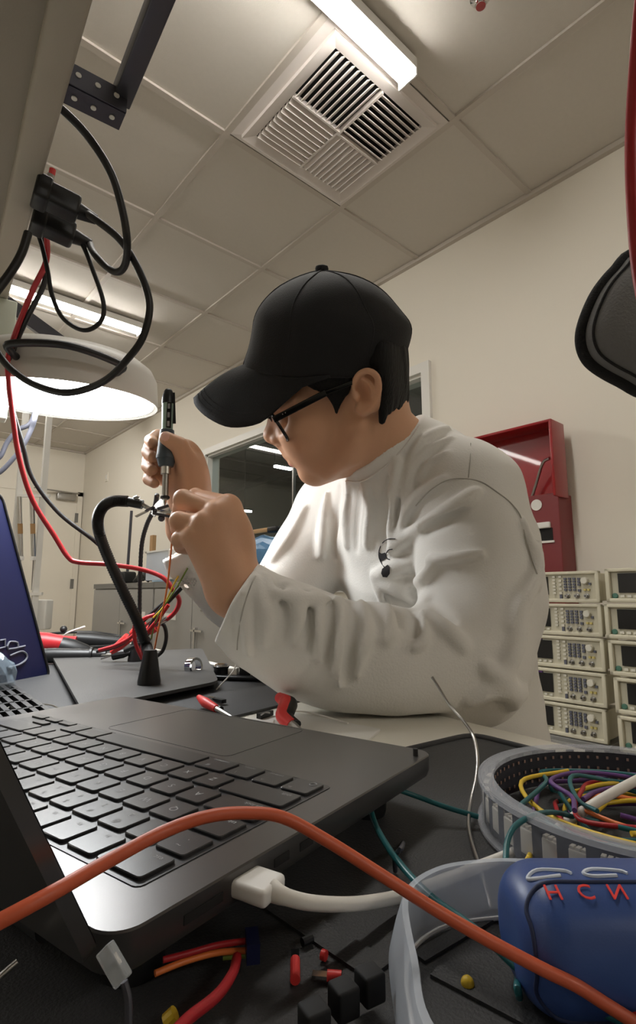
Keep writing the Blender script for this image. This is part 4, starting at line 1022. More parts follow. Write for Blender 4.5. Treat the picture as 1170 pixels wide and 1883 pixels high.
# ================================================================== THE LAPTOP
K0 = np.array([0.0826, 0.1836, CZ - 0.0949]); LU = nrm((-0.232, 0.9727, 0)); LV = nrm((0.9727, 0.232, 0)); KU = 0.019; KV = 0.0186
def LP(u, v, h=0.0): return K0 + LU * u + LV * v + UPV * h
U0, U1, V0, V1 = -0.0185, 0.294, -0.022, 0.199
T = thing('laptop', LP((U0 + U1) / 2, (V0 + V1) / 2, -0.0175), 'open dark grey laptop seen from its screen side', 'laptop')
def rrect(u0, u1, v0, v1, r, h, n=8):
    out = []
    for cu, cv, a0 in ((u1 - r, v1 - r, 0), (u0 + r, v1 - r, 90), (u0 + r, v0 + r, 180), (u1 - r, v0 + r, 270)):
        for k in range(n + 1):
            a = math.radians(a0 + 90 * k / n); out.append(LP(cu + r * math.cos(a), cv + r * math.sin(a), h))
    return out
m = MB()
lay = [(0.0, 0.0006), (-0.0006, 0.0), (-0.0085, 0.0), (-0.0115, 0.0012), (-0.0128, 0.004)]
loops = []
loops = [rrect(U0 + i, U1 - i, V0 + i, V1 - i, 0.011 - i, h) for h, i in lay]
nl = len(loops[0]); vs = [p for l in loops for p in l]; fs = [tuple(range(nl))[::-1], tuple((len(lay) - 1) * nl + k for k in range(nl))]
for i in range(len(lay) - 1):
    for k in range(nl): fs.append((i * nl + k, i * nl + (k + 1) % nl, (i + 1) * nl + (k + 1) % nl, (i + 1) * nl + k))
m.add(vs, fs).build('base', M['alu'], T, smooth=25)
mw = MB(); mw.prism(rrect(-0.0012, 14.5 * KU + 0.0012, -0.0012, 6 * KV + 0.0012, 0.003, 0.00005, 3), (0, 0, 0.00025)).build('keyboard_well', M['keybed'], T, smooth=0)
m = MB(); R_ = rrect(0.077, 0.198, 0.118, 0.196, 0.006, 0.0001); m.tube(R_, 0.00010, seg=6, closed=True, sm=1).build('trackpad', M['matblk'], T)
MB().prism(rrect(14.5 * KU - 0.05 - .22, 14.5 * KU + 0.001, 6 * KV + 0.0012, 6 * KV + 0.0016, 0.0001, 0.0001, 1), (0, 0, 0.0003)).build('well_edge', M['alu'], T, smooth=0)
for (u, v) in ((U0 + 0.03, V0 + 0.03), (U1 - 0.03, V0 + 0.03), (U0 + 0.03, V1 - 0.03), (U1 - 0.03, V1 - 0.03)):
    MB().lathe([(0.010, 0), (0.011, 0.003), (0.011, 0.0195)], LP(u, v, -0.0128 - 0.0193)).build('foot', M['blk'], T)
rows = [
    [('esc', 1.5)] + [('F%d' % k, 1) for k in range(1, 13)] + [('', 1)],
    [('` ~', 1)] + [(c, 1) for c in '1234567890-='] + [('delete', 1.5)],
    [('tab', 1.5)] + [(c, 1) for c in 'QWERTYUIOP[]\\'],
    [('caps lock', 1.75)] + [(c, 1) for c in "ASDFGHJKL;'"] + [('return', 1.75)],
    [('shift', 2.25)] + [(c, 1) for c in 'ZXCVBNM,./'] + [('shift', 2.25)],
    [('fn', 1), ('control', 1), ('option', 1), ('command', 1.25), ('', 5), ('command', 1.25), ('option', 1)]]
def key(u0, u1, v0, v1, s):
    m = MB(); g = 0.0014; r = 0.0016; h0, h1 = 0.0003, 0.0016
    lo = rrect(u0 + g, u1 - g, v0 + g, v1 - g, r, h0, 3); mid = rrect(u0 + g, u1 - g, v0 + g, v1 - g, r, h1 - 0.0003, 3); hi = rrect(u0 + g + .0003, u1 - g - .0003, v0 + g + .0003, v1 - g - .0003, r, h1, 3)
    n = len(lo); fs = [tuple(2 * n + k for k in range(n))]
    for i in range(2):
        for k in range(n): fs.append((i * n + k, i * n + (k + 1) % n, (i + 1) * n + (k + 1) % n, (i + 1) * n + k))
    ko = m.add(lo + mid + hi, fs).build('key', M['key'], T, smooth=30)
    if s:
        lg = MB(); ux, uy = LU, -LV
        if s == 'fn': put_text(lg, 'fn', 0.0030, LP(u1 - .0055, v0 + .0045, h1 + .0001), ux, uy); lg.tube([LP(u0 + .0058 + .0018 * math.cos(a), v1 - .0052 + .0018 * math.sin(a), h1 + .0001) for a in np.linspace(0, 6.28, 14)], 0.0003, seg=4, sm=1)
        elif s in ('esc', 'tab', 'caps lock', 'shift'):
            L = {'esc': .0062, 'tab': .006, 'caps lock': .0098, 'shift': .0068}[s]
            put_text(lg, s, 0.0034, LP(u0 + g + L if u0 < .1 else u1 - g - L, v1 - .0047, h1 + .0001), ux, uy)
        elif s in ('delete', 'return'): put_text(lg, s, 0.0034, LP(u1 - g - .0075, v1 - .0047, h1 + .0001), ux, uy)
        elif s in ('control', 'option', 'command'):
            put_text(lg, s, 0.0028, LP((u0 + u1) / 2 + .001, v1 - .0045, h1 + .0001), ux, uy)
            put_text(lg, {'control': '^', 'option': '\\', 'command': '#'}[s], 0.0042, LP((u0 + u1) / 2 + .003, v0 + .0052, h1 + .0001), ux, uy)
        elif s == '` ~': put_text(lg, '~', 0.0048, LP((u0 + u1) / 2, v0 + .006, h1 + .0001), ux, uy); put_text(lg, '`', 0.0048, LP((u0 + u1) / 2, v1 - .006, h1 + .0001), ux, uy)
        elif s in '1234567890-=': put_text(lg, s, 0.0046, LP((u0 + u1) / 2, v1 - .0055, h1 + .0001), ux, uy); put_text(lg, dict(zip('1234567890-=', '!@#$%^&*()_+'))[s], 0.0040, LP((u0 + u1) / 2, v0 + .0055, h1 + .0001), ux, uy)
        elif s[0] == 'F' and len(s) > 1: put_text(lg, s, 0.0028, LP((u0 + u1) / 2, v1 - .0045, h1 + .0001), ux, uy)
        else: put_text(lg, s, 0.0056, LP((u0 + u1) / 2, (v0 + v1) / 2, h1 + .0001), ux, uy)
        lg.build('key_legend', M['legend'], ko, smooth=0)
for r, row in enumerate(rows):
    u = 0
    for s, w_ in row:
        key(u * KU, (u + w_) * KU, r * KV, (r + 1) * KV, s); u += w_
v0 = 5 * KV; vm = 5.5 * KV; v1 = 6 * KV
u = 11.5 * KU
key(u, u + KU, vm, v1, ''); key(u + KU, u + 2 * KU, v0, vm, ''); key(u + KU, u + 2 * KU, vm, v1, ''); key(u + 2 * KU, u + 3 * KU, vm, v1, '')
# lid leaning back from the hinge
tl = math.radians(117)                       # opening angle
dl = -LV * math.cos(math.pi - tl) + UPV * math.sin(math.pi - tl); nb = -(LV * math.sin(math.pi - tl) + UPV * math.cos(math.pi - tl))
h0 = LP(0, V0 - 0.002, -0.004)
def lidloop(off, ins=0.0):
    c = [h0 + LU * (U0 + ins) + dl * (0.003), h0 + LU * (U1 - ins) + dl * 0.003, h0 + LU * (U1 - ins) + dl * (0.221 - ins), h0 + LU * (U0 + ins) + dl * (0.221 - ins)]
    c = [p + nb * off for p in c]; out = []
    for i in range(4):
        a, b, cc = c[i - 1], c[i], c[(i + 1) % 4]; uu = nrm(a - b); vv = nrm(cc - b); r = 0.010 if i >= 2 else 0.006
        for k in range(7):
            s = k / 6; out.append((1 - s) ** 2 * (b + uu * r) + 2 * s * (1 - s) * b + s * s * (b + vv * r))
    return out
MB().prism(lidloop(0), nb * 0.004).build('screen_lid', M['alu'], T, smooth=25)
MB().prism(lidloop(-0.0006, 0.001), nb * 0.0006).build('screen_glass', M['blkgl'], T, smooth=0)
MB().tube([LP(U0 + 0.03, V0 - 0.001, -0.005), LP(U1 - 0.03, V0 - 0.001, -0.005)], 0.0045, sm=1, seg=14).build('hinge', M['blk'], T)
def port(v, w_, h_): MB().box(LP(U0 - 0.0001, v, -0.006), (0.0006, w_, h_), (LU, LV, UPV), bev=0.0002).build('port', M['dark'], T)
port(0.012, 0.017, 0.003); port(0.052, 0.009, 0.0032); port(0.068, 0.009, 0.0032)
MB().tube([LP(U0 + 0.006, V1 - 0.014, 0.0), LP(U0 + 0.006, V1 - 0.014, 0.004)], 0.0015, sm=1).build('crumb', M['blk'])
tag(bpy.data.objects['crumb'], 'tiny black heat shrink offcut standing on the laptop corner', 'scrap')
# charging cable
pv = 0.078
pp = PX(478, 1632, .246); ax = nrm(PX(513, 1645, .243) - PX(425, 1617, .2475)); 
t = thing('charging_cable', pp, 'white charging cable with a square plug at the side of the laptop', 'cable')
pA, pB = ZP(428, 1612, -.1005), ZP(508, 1640, -.1015); dx = nrm(pB - pA); sx = nrm(np.cross(UPV, dx)); ux_ = np.cross(dx, sx)
MB().box((pA + pB) / 2, (np.linalg.norm(pB - pA), 0.0145, 0.0060), (dx, sx, ux_), bev=0.0018).build('plug', M['whitep'], t)
cab = [pB - dx * 0.002, ZP(522, 1648, -.1025), ZP(570, 1660, -.108), ZP(640, 1663, -.114), ZP(700, 1656, -.119), ZP(742, 1646, -.1215), ZP(800, 1625, -.1235), ZP(870, 1598, -.1238), ZP(950, 1566, -.1238), ZP(1010, 1535, -.1238), ZP(1060, 1500, -.115), ZP(1110, 1468, -.108), ZP(1165, 1438, -.103), ZP(1240, 1400, -.098)]
MB().tube(cab, [0.0036, 0.0026] + [0.0025] * 10, seg=14).build('cord', M['whitec'], t, smooth=60)

# ================================================================== FOREGROUND: coil of component tape
cc = np.array([0.329, 0.1135]); CR = 0.083; zb, ztp = MZ + 0.0015, MZ + 0.0255
T = thing('component_tape_coil', (cc[0], cc[1], MZ), 'coil of clear carrier tape holding white square components', 'tape reel')
def cyl_shell(r0, r1, z0, z1, seg=96):
    return MB().lathe([(r0, z0), (r1, z0), (r1, z1), (r0, z1), (r0, z0)], (cc[0], cc[1], 0), seg=seg, close=False)
cyl_shell(CR - 0.0005, CR, zb, ztp).build('carrier_tape', M['tape'], T, smooth=50)
cyl_shell(CR - 0.0075, CR + 0.0010, ztp - 0.0025, ztp).build('tape_edge', M['tapee'], T, smooth=50)
cyl_shell(CR - 0.0055, CR + 0.0022, zb, zb + 0.0014).build('tape_edge', M['tapee'], T, smooth=50)
NP = 40
dark = MB(); 
chips = []
for k in range(NP):
    a = 2 * math.pi * k / NP; e = np.array([math.cos(a), math.sin(a), 0]); s = np.array([-math.sin(a), math.cos(a), 0])
    c = np.array([cc[0], cc[1], (zb + ztp) / 2 - 0.001]) + e * (CR - 0.0032)
    cm = MB(); cm.box(c, (0.004, 0.0082, 0.0115), (e, s, UPV), bev=0.0008); 
    for j in (-1, 0, 1): cm.box(c + s * (j * 0.0026) + UPV * 0.0062, (0.003, 0.0018, 0.0012), (e, s, UPV))
    cm.build('component', M['chip'], T, smooth=30)
    for z in (zb + 0.005, zb + 0.0115, zb + 0.018):
        dark.box(np.array([cc[0], cc[1], z]) + e * (CR - 0.0071) + s * 0.003, (0.0004, 0.0013, 0.0016), (e, s, UPV)); dark.box(np.array([cc[0], cc[1], z]) + e * (CR - 0.0071) - s * 0.003, (0.0004, 0.0013, 0.0016), (e, s, UPV))
dark.build('solder_pad', M['pad'], T, smooth=0)
mb = MB()
for k in range(NP):
    a0 = 2 * math.pi * (k + .29) / NP; pts = []
    for j in range(3): a = a0 + (j / 2) * 2 * math.pi * .42 / NP; pts.append(a)
    r1, r2 = CR - 0.0058, CR - 0.0012
    q = [(cc[0] + r2 * math.cos(a), cc[1] + r2 * math.sin(a), zb + .002) for a in pts]
    p = [(x, y, ztp - .003) for x, y, z in q]; mb.add(q + p, [(0, 1, 4, 3), (1, 2, 5, 4)])
mb.lathe([(CR - 0.0060, zb + 0.001), (CR - 0.0060, ztp - 0.003)], (cc[0], cc[1], 0), seg=96, close=False)
mb.build('dark_backing', M['tapeb'], T, smooth=30)
# loose wires inside the coil
rr = random.Random(11)
cols = ['yellow', 'purple', 'teal', 'yellow', 'redc', 'purple', 'teal', 'yellow', 'purple', 'orangew', 'teal', 'redc', 'yellow']
nm = {'yellow': 'yellow', 'purple': 'purple', 'teal': 'teal', 'redc': 'red', 'orangew': 'orange'}
seen = {}
cols = cols + ['teal', 'purple', 'yellow', 'teal', 'purple']
for k, c in enumerate(cols):
    a = rr.uniform(0, 6.28); pts = []; R0 = rr.uniform(0.022, 0.062); lvl = MZ + 0.003 + 0.0009 * k
    for j in range(rr.randint(6, 9)):
        a += rr.uniform(.5, .95); r = min(0.069, R0 * rr.uniform(.75, 1.15)); pts.append(np.array([cc[0] + r * math.cos(a), cc[1] + r * math.sin(a), lvl + rr.uniform(-.001, .0045)]))
    seen[c] = seen.get(c, 0) + 1
    tag(MB().tube(pts, 0.00125, seg=8).build('hookup_wire', M[c], smooth=60), 'thin %s hookup wire curled among the tangle inside the tape coil' % nm[c], 'wire', '%s wires inside the tape coil' % nm[c])
cable('hookup_wire', [PX(930, 1585, .225), PX(934, 1545, .235), PX(950, 1517, .243), PX(985, 1498, .255), PX(1020, 1494, .27), PX(1055, 1502, .28), PX(1100, 1512, .285)], 0.0013, 'teal', 'teal wire arching over the near rim of the tape coil', 'wire', seg=8)
cable('hookup_wire', [PX(1030, 1415, .36), PX(1015, 1430, .355), PX(1013, 1448, .35), PX(1030, 1462, .345), PX(1090, 1480, .33)], 0.0013, 'teal', 'teal wire with its cut end sticking up in the middle of the coil', 'wire', seg=8)
cable('hookup_wire', [PX(1053, 1500, .29), PX(1070, 1475, .30), PX(1100, 1457, .31), PX(1140, 1450, .315), PX(1185, 1460, .31)], 0.0013, 'teal', 'teal wire looping over the white cord at the right of the coil', 'wire', seg=8)
cable('hookup_wire', [ZP(968, 1588, -.120), ZP(974, 1575, -.118), PX(980, 1562, .27)], 0.0013, 'yellow', 'yellow wire end poking out under the tape coil', 'wire', seg=8)
cable('hookup_wire', [ZP(1030, 1592, -.115), PX(1029, 1580, .245), PX(1027, 1570, .25)], 0.0013, 'orangew', 'orange wire end standing in front of the tape coil', 'wire', seg=8)

# ------------------------------------------------------------------ blue rounded case
bd = 0.205; bcx = PX(1190, 1722, bd); bl = RT; 
T = thing('blue_case', (bcx[0], bcx[1], MZ), 'blue rounded rubber case with red letters lying on the mat', 'case')
r0 = 0.0190; c0 = np.array([*onz(1100, 1715, -.127)[:2], 0])
dep0 = nrm(FH); 
c0 = FH * 0.191 + RT * 0.1175 + np.array([0, 0, MZ + r0])
hl = 0.056
vs = []; fs = []; ns = 48; st = []
for i in range(15):
    u = i / 14 * math.pi / 2; st.append((-hl + 0.013 * (1 - math.cos(u)), 0.42 + 0.58 * math.sin(u)))
prof = [(x, max(0.001, w_)) for x, w_ in st]
prof = prof + [(-x, w_) for x, w_ in reversed(prof)]
for x, w_ in prof:
    for k in range(ns):
        a = 2 * math.pi * k / ns; ca, sa = math.cos(a), math.sin(a); ex = 0.8
        yy = r0 * 1.10 * math.copysign(abs(ca) ** ex, ca); zz = r0 * math.copysign(abs(sa) ** ex, sa)
        ww = w_
        vs.append(c0 + RT * x + FH * yy * ww + UPV * zz * ww)
n = len(prof)
for i in range(n - 1):
    for k in range(ns): k2 = (k + 1) % ns; fs.append((i * ns + k, i * ns + k2, (i + 1) * ns + k2, (i + 1) * ns + k))
fs.append(tuple(range(ns))); fs.append(tuple((n - 1) * ns + k for k in range(ns)))
MB().add(vs, fs).build('shell', M['blue'], T, smooth=60)
R0_ = r0
def bsurf(x, a, off=0.0004):
    ca, sa = math.cos(a), math.sin(a); ex = .8
    e_ = min(1.0, max(0.0, (x + hl) / 0.013)); w_ = 0.42 + 0.58 * math.sin(math.acos(1 - e_)); r0 = R0_ * w_
    return c0 + RT * x + FH * (r0 * 1.10 + off) * math.copysign(abs(ca) ** ex, ca) + UPV * (r0 + off) * math.copysign(abs(sa) ** ex, sa)
# angle: 90 deg = top, 180 = towards the lens
m = MB(); xs = -hl + 0.0025
loop = [bsurf(hl - .01, math.radians(105), 0)] + [bsurf(x, math.radians(105), 0) for x in np.linspace(hl - .02, xs + .008, 8)] + [bsurf(xs + .003, math.radians(110), 0), bsurf(xs, math.radians(124), 0)] + [bsurf(xs, math.radians(a), 0) for a in (145, 165, 185, 205)] + [bsurf(xs + .003, math.radians(218), 0)] + [bsurf(x, math.radians(222), 0) for x in np.linspace(xs + .008, hl - .01, 6)]
m.tube(loop, 0.0007, seg=8, sm=4).build('seam_groove', M['blued'], T, smooth=60)
m = MB()
def btext(m, s, size, x, a, flip, sp):
    for ch in s:
        e = bsurf(x, a + .02) - bsurf(x, a - .02); uy = nrm(e) * (1 if not flip else -1); ux = RT * (1 if not flip else -1)
        nn = nrm(np.cross(ux, uy)); vs_, fs_ = text_mesh(ch, size); o = bsurf(x, a, 0.0005)
        m.add([o + ux * v[0] + uy * v[1] for v in vs_], fs_); m.add([o - nn * 0.0003 + ux * v[0] + uy * v[1] for v in vs_], [f[::-1] for f in fs_])
        x += sp
btext(m, 'HCNU', 0.0072, -hl + 0.0105, math.radians(116), False, 0.0098)
m.build('red_lettering', M['redink'], T, smooth=0)
m = MB(); btext(m, 'OO', 0.0075, -hl + 0.028, math.radians(207), False, 0.010); m.build('red_lettering', M['redink'], T, smooth=0)
m = MB()
for x0 in (-hl + 0.006, -hl + 0.024, -hl + 0.042):
    m.tube([bsurf(x0 + dx_, math.radians(93 + .8 * da), .0002) for dx_, da in ((0.010, 6), (0.002, 7), (0, 2), (0.004, -3), (0.012, -1), (0.014, 3))], 0.0006, seg=6, sm=4)
m.build('white_lettering', M['whiteink'], T, smooth=60)

# ------------------------------------------------------------------ frosted ring dish
rim = [(790, 1883 + 30), (752, 1760), (737, 1660), (757, 1618), (810, 1590), (880, 1579), (950, 1577)]
zr_ = CZ - .1045
rp = [ZP(x, y, -.1045) for x, y in rim]
T = thing('frosted_dish', (rp[2][0], rp[2][1], MZ), 'frosted clear plastic dish with an open rim beside the blue case', 'dish')
cR = rp[6] + RT * 0.05; rp = rp + [ZP(1010, 1590, -.1045) + RT * 0.015, ZP(1010, 1590, -.1045) + RT * 0.03 - FH * 0.05, rp[0] + RT * 0.055 - FH * 0.03, rp[0] + RT * 0.02 - FH * 0.03]
L = spline(rp, 8, True); cen = sum(L) / len(L); n = len(L)
def dl_(s, z): return [np.array([cen[0] + (p[0] - cen[0]) * s, cen[1] + (p[1] - cen[1]) * s, z]) for p in L]
lev = [dl_(1.04, MZ), dl_(1.07, MZ + .008), dl_(1.0, zr_ - .001), dl_(0.99, zr_), dl_(0.90, zr_ + .0006), dl_(0.885, zr_ - .001), dl_(0.90, zr_ - .004), dl_(0.97, MZ + .010), dl_(0.95, MZ + .001)]
lev = [dl_(1.10, MZ + .0004), dl_(1.13, MZ + .006), dl_(1.07, MZ + .014), dl_(1.0, zr_ - .0012), dl_(0.985, zr_), dl_(0.925, zr_), dl_(0.915, zr_ - .0012), dl_(0.965, MZ + .012), dl_(0.98, MZ + .006), dl_(0.96, MZ + .0012)]
vs = [p for l in lev for p in l]; fs = []
for i in range(len(lev) - 1):
    for k in range(n): fs.append((i * n + k, i * n + (k + 1) % n, (i + 1) * n + (k + 1) % n, (i + 1) * n + k))
MB().add(vs, fs).build('wall', M['frost'], T, smooth=60)
MB().tube(dl_(0.96, MZ + .0014), 0.0008, seg=6, closed=True, sm=1).build('bottom_edge', M['whitep'], T, smooth=60)
tag(MB().ball(ZP(860, 1808, -.1255), 0.0022).build('yellow_bead', M['yellow']), 'tiny yellow bead on the mat inside the frosted dish', 'bead')

# ------------------------------------------------------------------ loose cables in front
cable('orange_cable', [(-60, 1725, .118), (0, 1694, .12), (100, 1640, .127), (200, 1583, .14), (300, 1530, .152), (380, 1502, .158), (450, 1495, .162), (520, 1503, .164), (600, 1545, .164), (700, 1608, .162), (800, 1672, .160), (900, 1730, .157), (1000, 1783, .153), (1060, 1812, .151), (1120, 1850, .15), (1200, 1900, .148)], 0.0018, 'orange', 'orange cable arching across the laptop keyboard in the foreground', seg=14)
cable('hookup_wire', [(880, 1502, .295), (820, 1484, .30), (760, 1462, .305), (715, 1448, .30), (690, 1452, .292), (681, 1475, .28), (690, 1515, .262), (715, 1560, .240), (750, 1605, .220), (800, 1655, .200), (850, 1690, .188), (905, 1735, .176), (960, 1785, .167), (1040, 1830, .158), (1130, 1870, .153), (1200, 1900, .15)], 0.00145, 'teal', 'long teal wire looping from the tape coil down past the frosted dish', 'wire', seg=8)
cable('hookup_wire', [ZP(955, 1833, -.122), ZP(952, 1815, -.118), PX(953, 1790, .183)], 0.0012, 'teal', 'short teal wire end in front of the blue case', 'wire', seg=8)
cable('bare_wire', [(795, 1245, .40), (806, 1262, .395), (826, 1295, .385), (852, 1325, .37), (870, 1352, .36), (878, 1390, .34), (876, 1430, .325), (867, 1470, .31), (862, 1510, .29), (868, 1548, .27), (882, 1590, .25), (896, 1640, .23), (908, 1690, .215), (918, 1735, .205)], 0.0011, 'steel', 'stiff bare grey wire standing up in front of the sleeve', 'wire', seg=8)
cable('clear_tube', [PX(990, 1772, .178), PX(1040, 1785, .172), PX(1085, 1812, .168), PX(1125, 1850, .165), PX(1150, 1900, .162)], 0.0012, 'steel', 'thin grey tube curving over the front of the blue case', seg=8)
t = thing('bent_hook', ZP(737, 1590, -.126), 'small bent dark metal hook on the mat beside the teal wire', 'hook')
MB().tube([ZP(727, 1602, -.126), ZP(727, 1575, -.118), ZP(738, 1560, -.110), PX(742, 1548, .285), PX(738, 1532, .29), PX(732, 1528, .292)], 0.0011, seg=8).build('wire', M['dsteel'], t, smooth=60)
# black rubber feet, crimps and scraps in the near tray
for (x, y), nmx in zip(((578, 1848), (632, 1808), (680, 1782)), ('nearest the bottom edge of the photo', 'in the middle of the three', 'closest to the frosted dish')):
    p = ZP(x, y, -.1145); ax = (nrm(RT * .87 + FH * .5), nrm(FH * .87 - RT * .5), UPV)
    tag(MB().box(p - (0, 0, 0.0042), (0.0074, 0.0074, 0.0084), ax, bev=0.0009).build('rubber_cube', M['blkm'], smooth=40), 'small black rubber cube %s' % nmx, 'cube', 'black rubber cubes')
def crimp(a, b, label, metal=True):
    P, Q = ZP(*a, -.125), ZP(*b, -.125); d = nrm(Q - P); t = thing('crimp_terminal', P, label, 'crimp', 'red crimp terminals on the mat')
    MB().tube([P, Q], 0.0017, sm=1, seg=12).build('sleeve', M['redp'], t)
    if metal: MB().bar(Q, Q + d * 0.005, 0.0028, 0.001).build('metal_tongue', M['chrome'], t, smooth=0)
crimp((543, 1802), (543, 1765), 'red crimp terminal lying lengthwise nearest the laptop plug')
crimp((628, 1796), (602, 1794), 'red crimp terminal with a flat metal tongue pointing left')
crimp((600, 1758), (592, 1755), 'stubby red crimp sleeve without metal', False)
tag(MB().tube([ZP(556, 1733, -.125), ZP(574, 1725, -.125)], 0.0015, sm=1).build('black_sleeve', M['blk']), 'short black sleeve offcut on the mat above the red crimps', 'scrap')
cable('stiff_wire', [PX(525, 1693, .215), PX(505, 1735, .205), PX(478, 1775, .195), PX(452, 1825, .185), PX(425, 1900, .175)], 0.0010, 'rubber', 'thin stiff black wire rising from the bottom edge beside the red crimps', 'wire', seg=8)
cable('stiff_wire', [PX(438, 1765, .21), PX(428, 1810, .20), PX(418, 1850, .19), PX(405, 1900, .18)], 0.0010, 'rubber', 'second thin black wire left of the stiff one at the bottom', 'wire', seg=8)
for k, (pts, c, lab) in enumerate((([(300, 1765), (350, 1752), (400, 1738), (455, 1730)], 'redc', 'dark red jumper wire lying in the shade below the laptop'), ([(285, 1790), (340, 1768), (400, 1752), (452, 1748)], 'orangew', 'orange jumper wire lying in the shade below the laptop'), ([(410, 1760), (435, 1757), (452, 1756)], 'greenw', 'green jumper wire end below the laptop'))):
    cable('jumper_wire', [ZP(x, y, -.118 - .002 * k) for x, y in pts], 0.0010, c, lab, 'wire', seg=8)
cable('jumper_wire', [ZP(436, 1760, -.119), ZP(428, 1790, -.118), ZP(400, 1830, -.116), ZP(350, 1870, -.114), ZP(320, 1900, -.112)], 0.0016, 'redc', 'red jumper wire curving down to the bottom edge of the photo', 'wire', seg=8)
tag(MB().bar(ZP(452, 1740, -.118), ZP(476, 1737, -.118), 0.010, 0.006).build('wire_connector', M['navy'], smooth=0), 'dark blue connector at the ends of the shaded jumper wires', 'connector')
t = thing('clear_connector', PX(210, 1770, .128), 'clear plastic connector on a grey wire below the laptop lid', 'connector')
MB().bar(PX(192, 1742, .130), PX(228, 1805, .127), 0.0042, 0.003, up=-CF, bev=0.0005).build('housing', M['clear'], t); MB().bar(PX(203, 1760, .1292), PX(214, 1779, .1284), 0.003, 0.0012, up=-CF).build('contact', M['chrome'], t, smooth=0)
MB().tube([PX(228, 1805, .127), PX(236, 1840, .126), PX(236, 1900, .124)], 0.0009, seg=8).build('wire', M['dsteel'], t)
cable('stiff_wire', [PX(-10, 1805, .15), PX(12, 1785, .152), PX(32, 1768, .154)], 0.0009, 'steel', 'short shiny wire end in the dark bottom left corner', 'wire', seg=8)
t_ = MB().tube([ZP(515, 1878, -.125), ZP(522, 1870, -.124)], 0.0015, sm=1)
tag(MB().tube([ZP(305, 1878, -.124), ZP(322, 1862, -.122)], 0.002, sm=1).build('yellow_sleeve', M['yellow']), 'short yellow sleeve in the shade at the bottom edge', 'scrap')

# ================================================================== THE PERSON
# head plane: a plane facing the lens through the middle of the head; w = metres towards the lens
HC = PX(630, 715, 0.75); HN = nrm(ray(630, 715)); CAMP = np.array([0, 0, CZ])
def HP(x, y, w=0.0):
    d = nrm(ray(x, y)); k = ((HC - CAMP) @ HN - w) / (d @ HN); return CAMP + d * k
HR = nrm(RT - HN * (RT @ HN)); HU = np.cross(HR, HN); HU = HU if HU[2] > 0 else -HU
phi = math.radians(20)
HA = nrm(-HR * math.cos(phi) - HU * math.sin(phi)); HB = nrm(-HR * math.sin(phi) + HU * math.cos(phi))   # face direction, crown direction
HAX = np.array([HA, HB, -HN])
body = SDF()
# skull and face
body.ell(HP(612, 648, 0), (0.088, 0.078, 0.072), HAX, k=0.01)
body.ell(HP(655, 690, 0), (0.064, 0.070, 0.068), HAX, k=0.02)
body.ell(HP(585, 765, 0), (0.062, 0.078, 0.060), HAX, k=0.02)
body.ell(HP(570, 815, 0), (0.034, 0.045, 0.044), HAX, k=0.02)
for s in (-1, 1):
    body.chain([HP(655, 785, s * 0.056), HP(640, 835, s * 0.046), HP(600, 864, s * 0.024), HP(580, 868, s * 0.008)], [0.016, 0.016, 0.013, 0.012], k=0.022)
    body.ell(HP(553, 790, s * 0.034), (0.026, 0.024, 0.022), HAX, k=0.02)
    body.chain([HP(512, 752, s * 0.012), HP(520, 742, s * 0.035), HP(545, 735, s * 0.055)], [0.007, 0.008, 0.008], k=0.014)
    body.ell(HP(521, 775, s * 0.033), (0.016, 0.013, 0.016), HAX, k=0.012, op='s')
    body.ell(HP(527, 775, s * 0.032), (0.0125, 0.0125, 0.0135), HAX, k=0.004)
body.cone(HP(620, 850, 0), HP(585, 868, 0), 0.024, 0.014, k=0.02)
body.ell(HP(573, 868, 0), (0.015, 0.011, 0.018), HAX, k=0.014)
# nose
body.chain([HP(512, 752, 0), HP(503, 775, 0), HP(499, 795, 0)], [0.008, 0.0085, 0.0095], k=0.012)
body.ell(HP(499, 802, 0), (0.0105, 0.0105, 0.0115), HAX, k=0.008)
for s in (-1, 1):
    body.ell(HP(511, 807, s * 0.0135), (0.010, 0.0078, 0.0068), HAX, k=0.006)
    body.ell(HP(508, 815, s * 0.0075), (0.0045, 0.0035, 0.0035), HAX, k=0.003, op='s')
body.chain([HP(515, 815, 0), HP(526, 830, 0)], [0.006, 0.006], k=0.012)
# lips
body.chain([HP(545, 839, 0.021), HP(535, 838, 0.012), HP(530, 838, 0.0), HP(535, 838, -0.012), HP(545, 839, -0.021)], [0.0026, 0.0052, 0.0062, 0.0052, 0.0026], k=0.006)
body.chain([HP(549, 846, 0.019), HP(541, 850, 0.011), HP(538, 851, 0.0), HP(541, 850, -0.011), HP(549, 846, -0.019)], [0.0026, 0.0055, 0.0062, 0.0055, 0.0026], k=0.006)
body.chain([HP(551, 842, 0.024), HP(538, 843.5, 0.012), HP(533, 844, 0.0), HP(538, 843.5, -0.012), HP(551, 842, -0.024)], 0.0013, k=0.003, op='s')
# ears
for s in (-1, 1):
    e = lambda x, y, w: HP(x, y, s * w)
    body.ell(e(678, 716, 0.073), (0.018, 0.028, 0.006), HAX, k=0.006)
    body.chain([e(655, 727, .074), e(652, 706, .078), (e(661, 688, .081)), e(678, 682, .083), e(693, 692, .083), e(697, 712, .082), e(693, 732, .080), e(683, 748, .078), e(671, 757, .076), e(660, 752, .074)], [.0035, .004, .004, .004, .0042, .0042, .004, .0045, .0055, .004], k=0.004, sub=4)
    body.chain([e(670, 697, .079), e(682, 706, .080), e(683, 724, .079), e(675, 740, .078)], [.0025, .003, .003, .003], k=0.004, sub=3)
    body.ell(e(662, 730, .076), (0.006, 0.008, 0.010), HAX, k=0.003, op='s')
    body.ell(e(667, 723, .079), (0.0092, 0.0145, 0.012), HAX, k=0.004, op='s')
    body.ell(e(655, 728, .076), (0.004, 0.0055, 0.004), HAX, k=0.004)
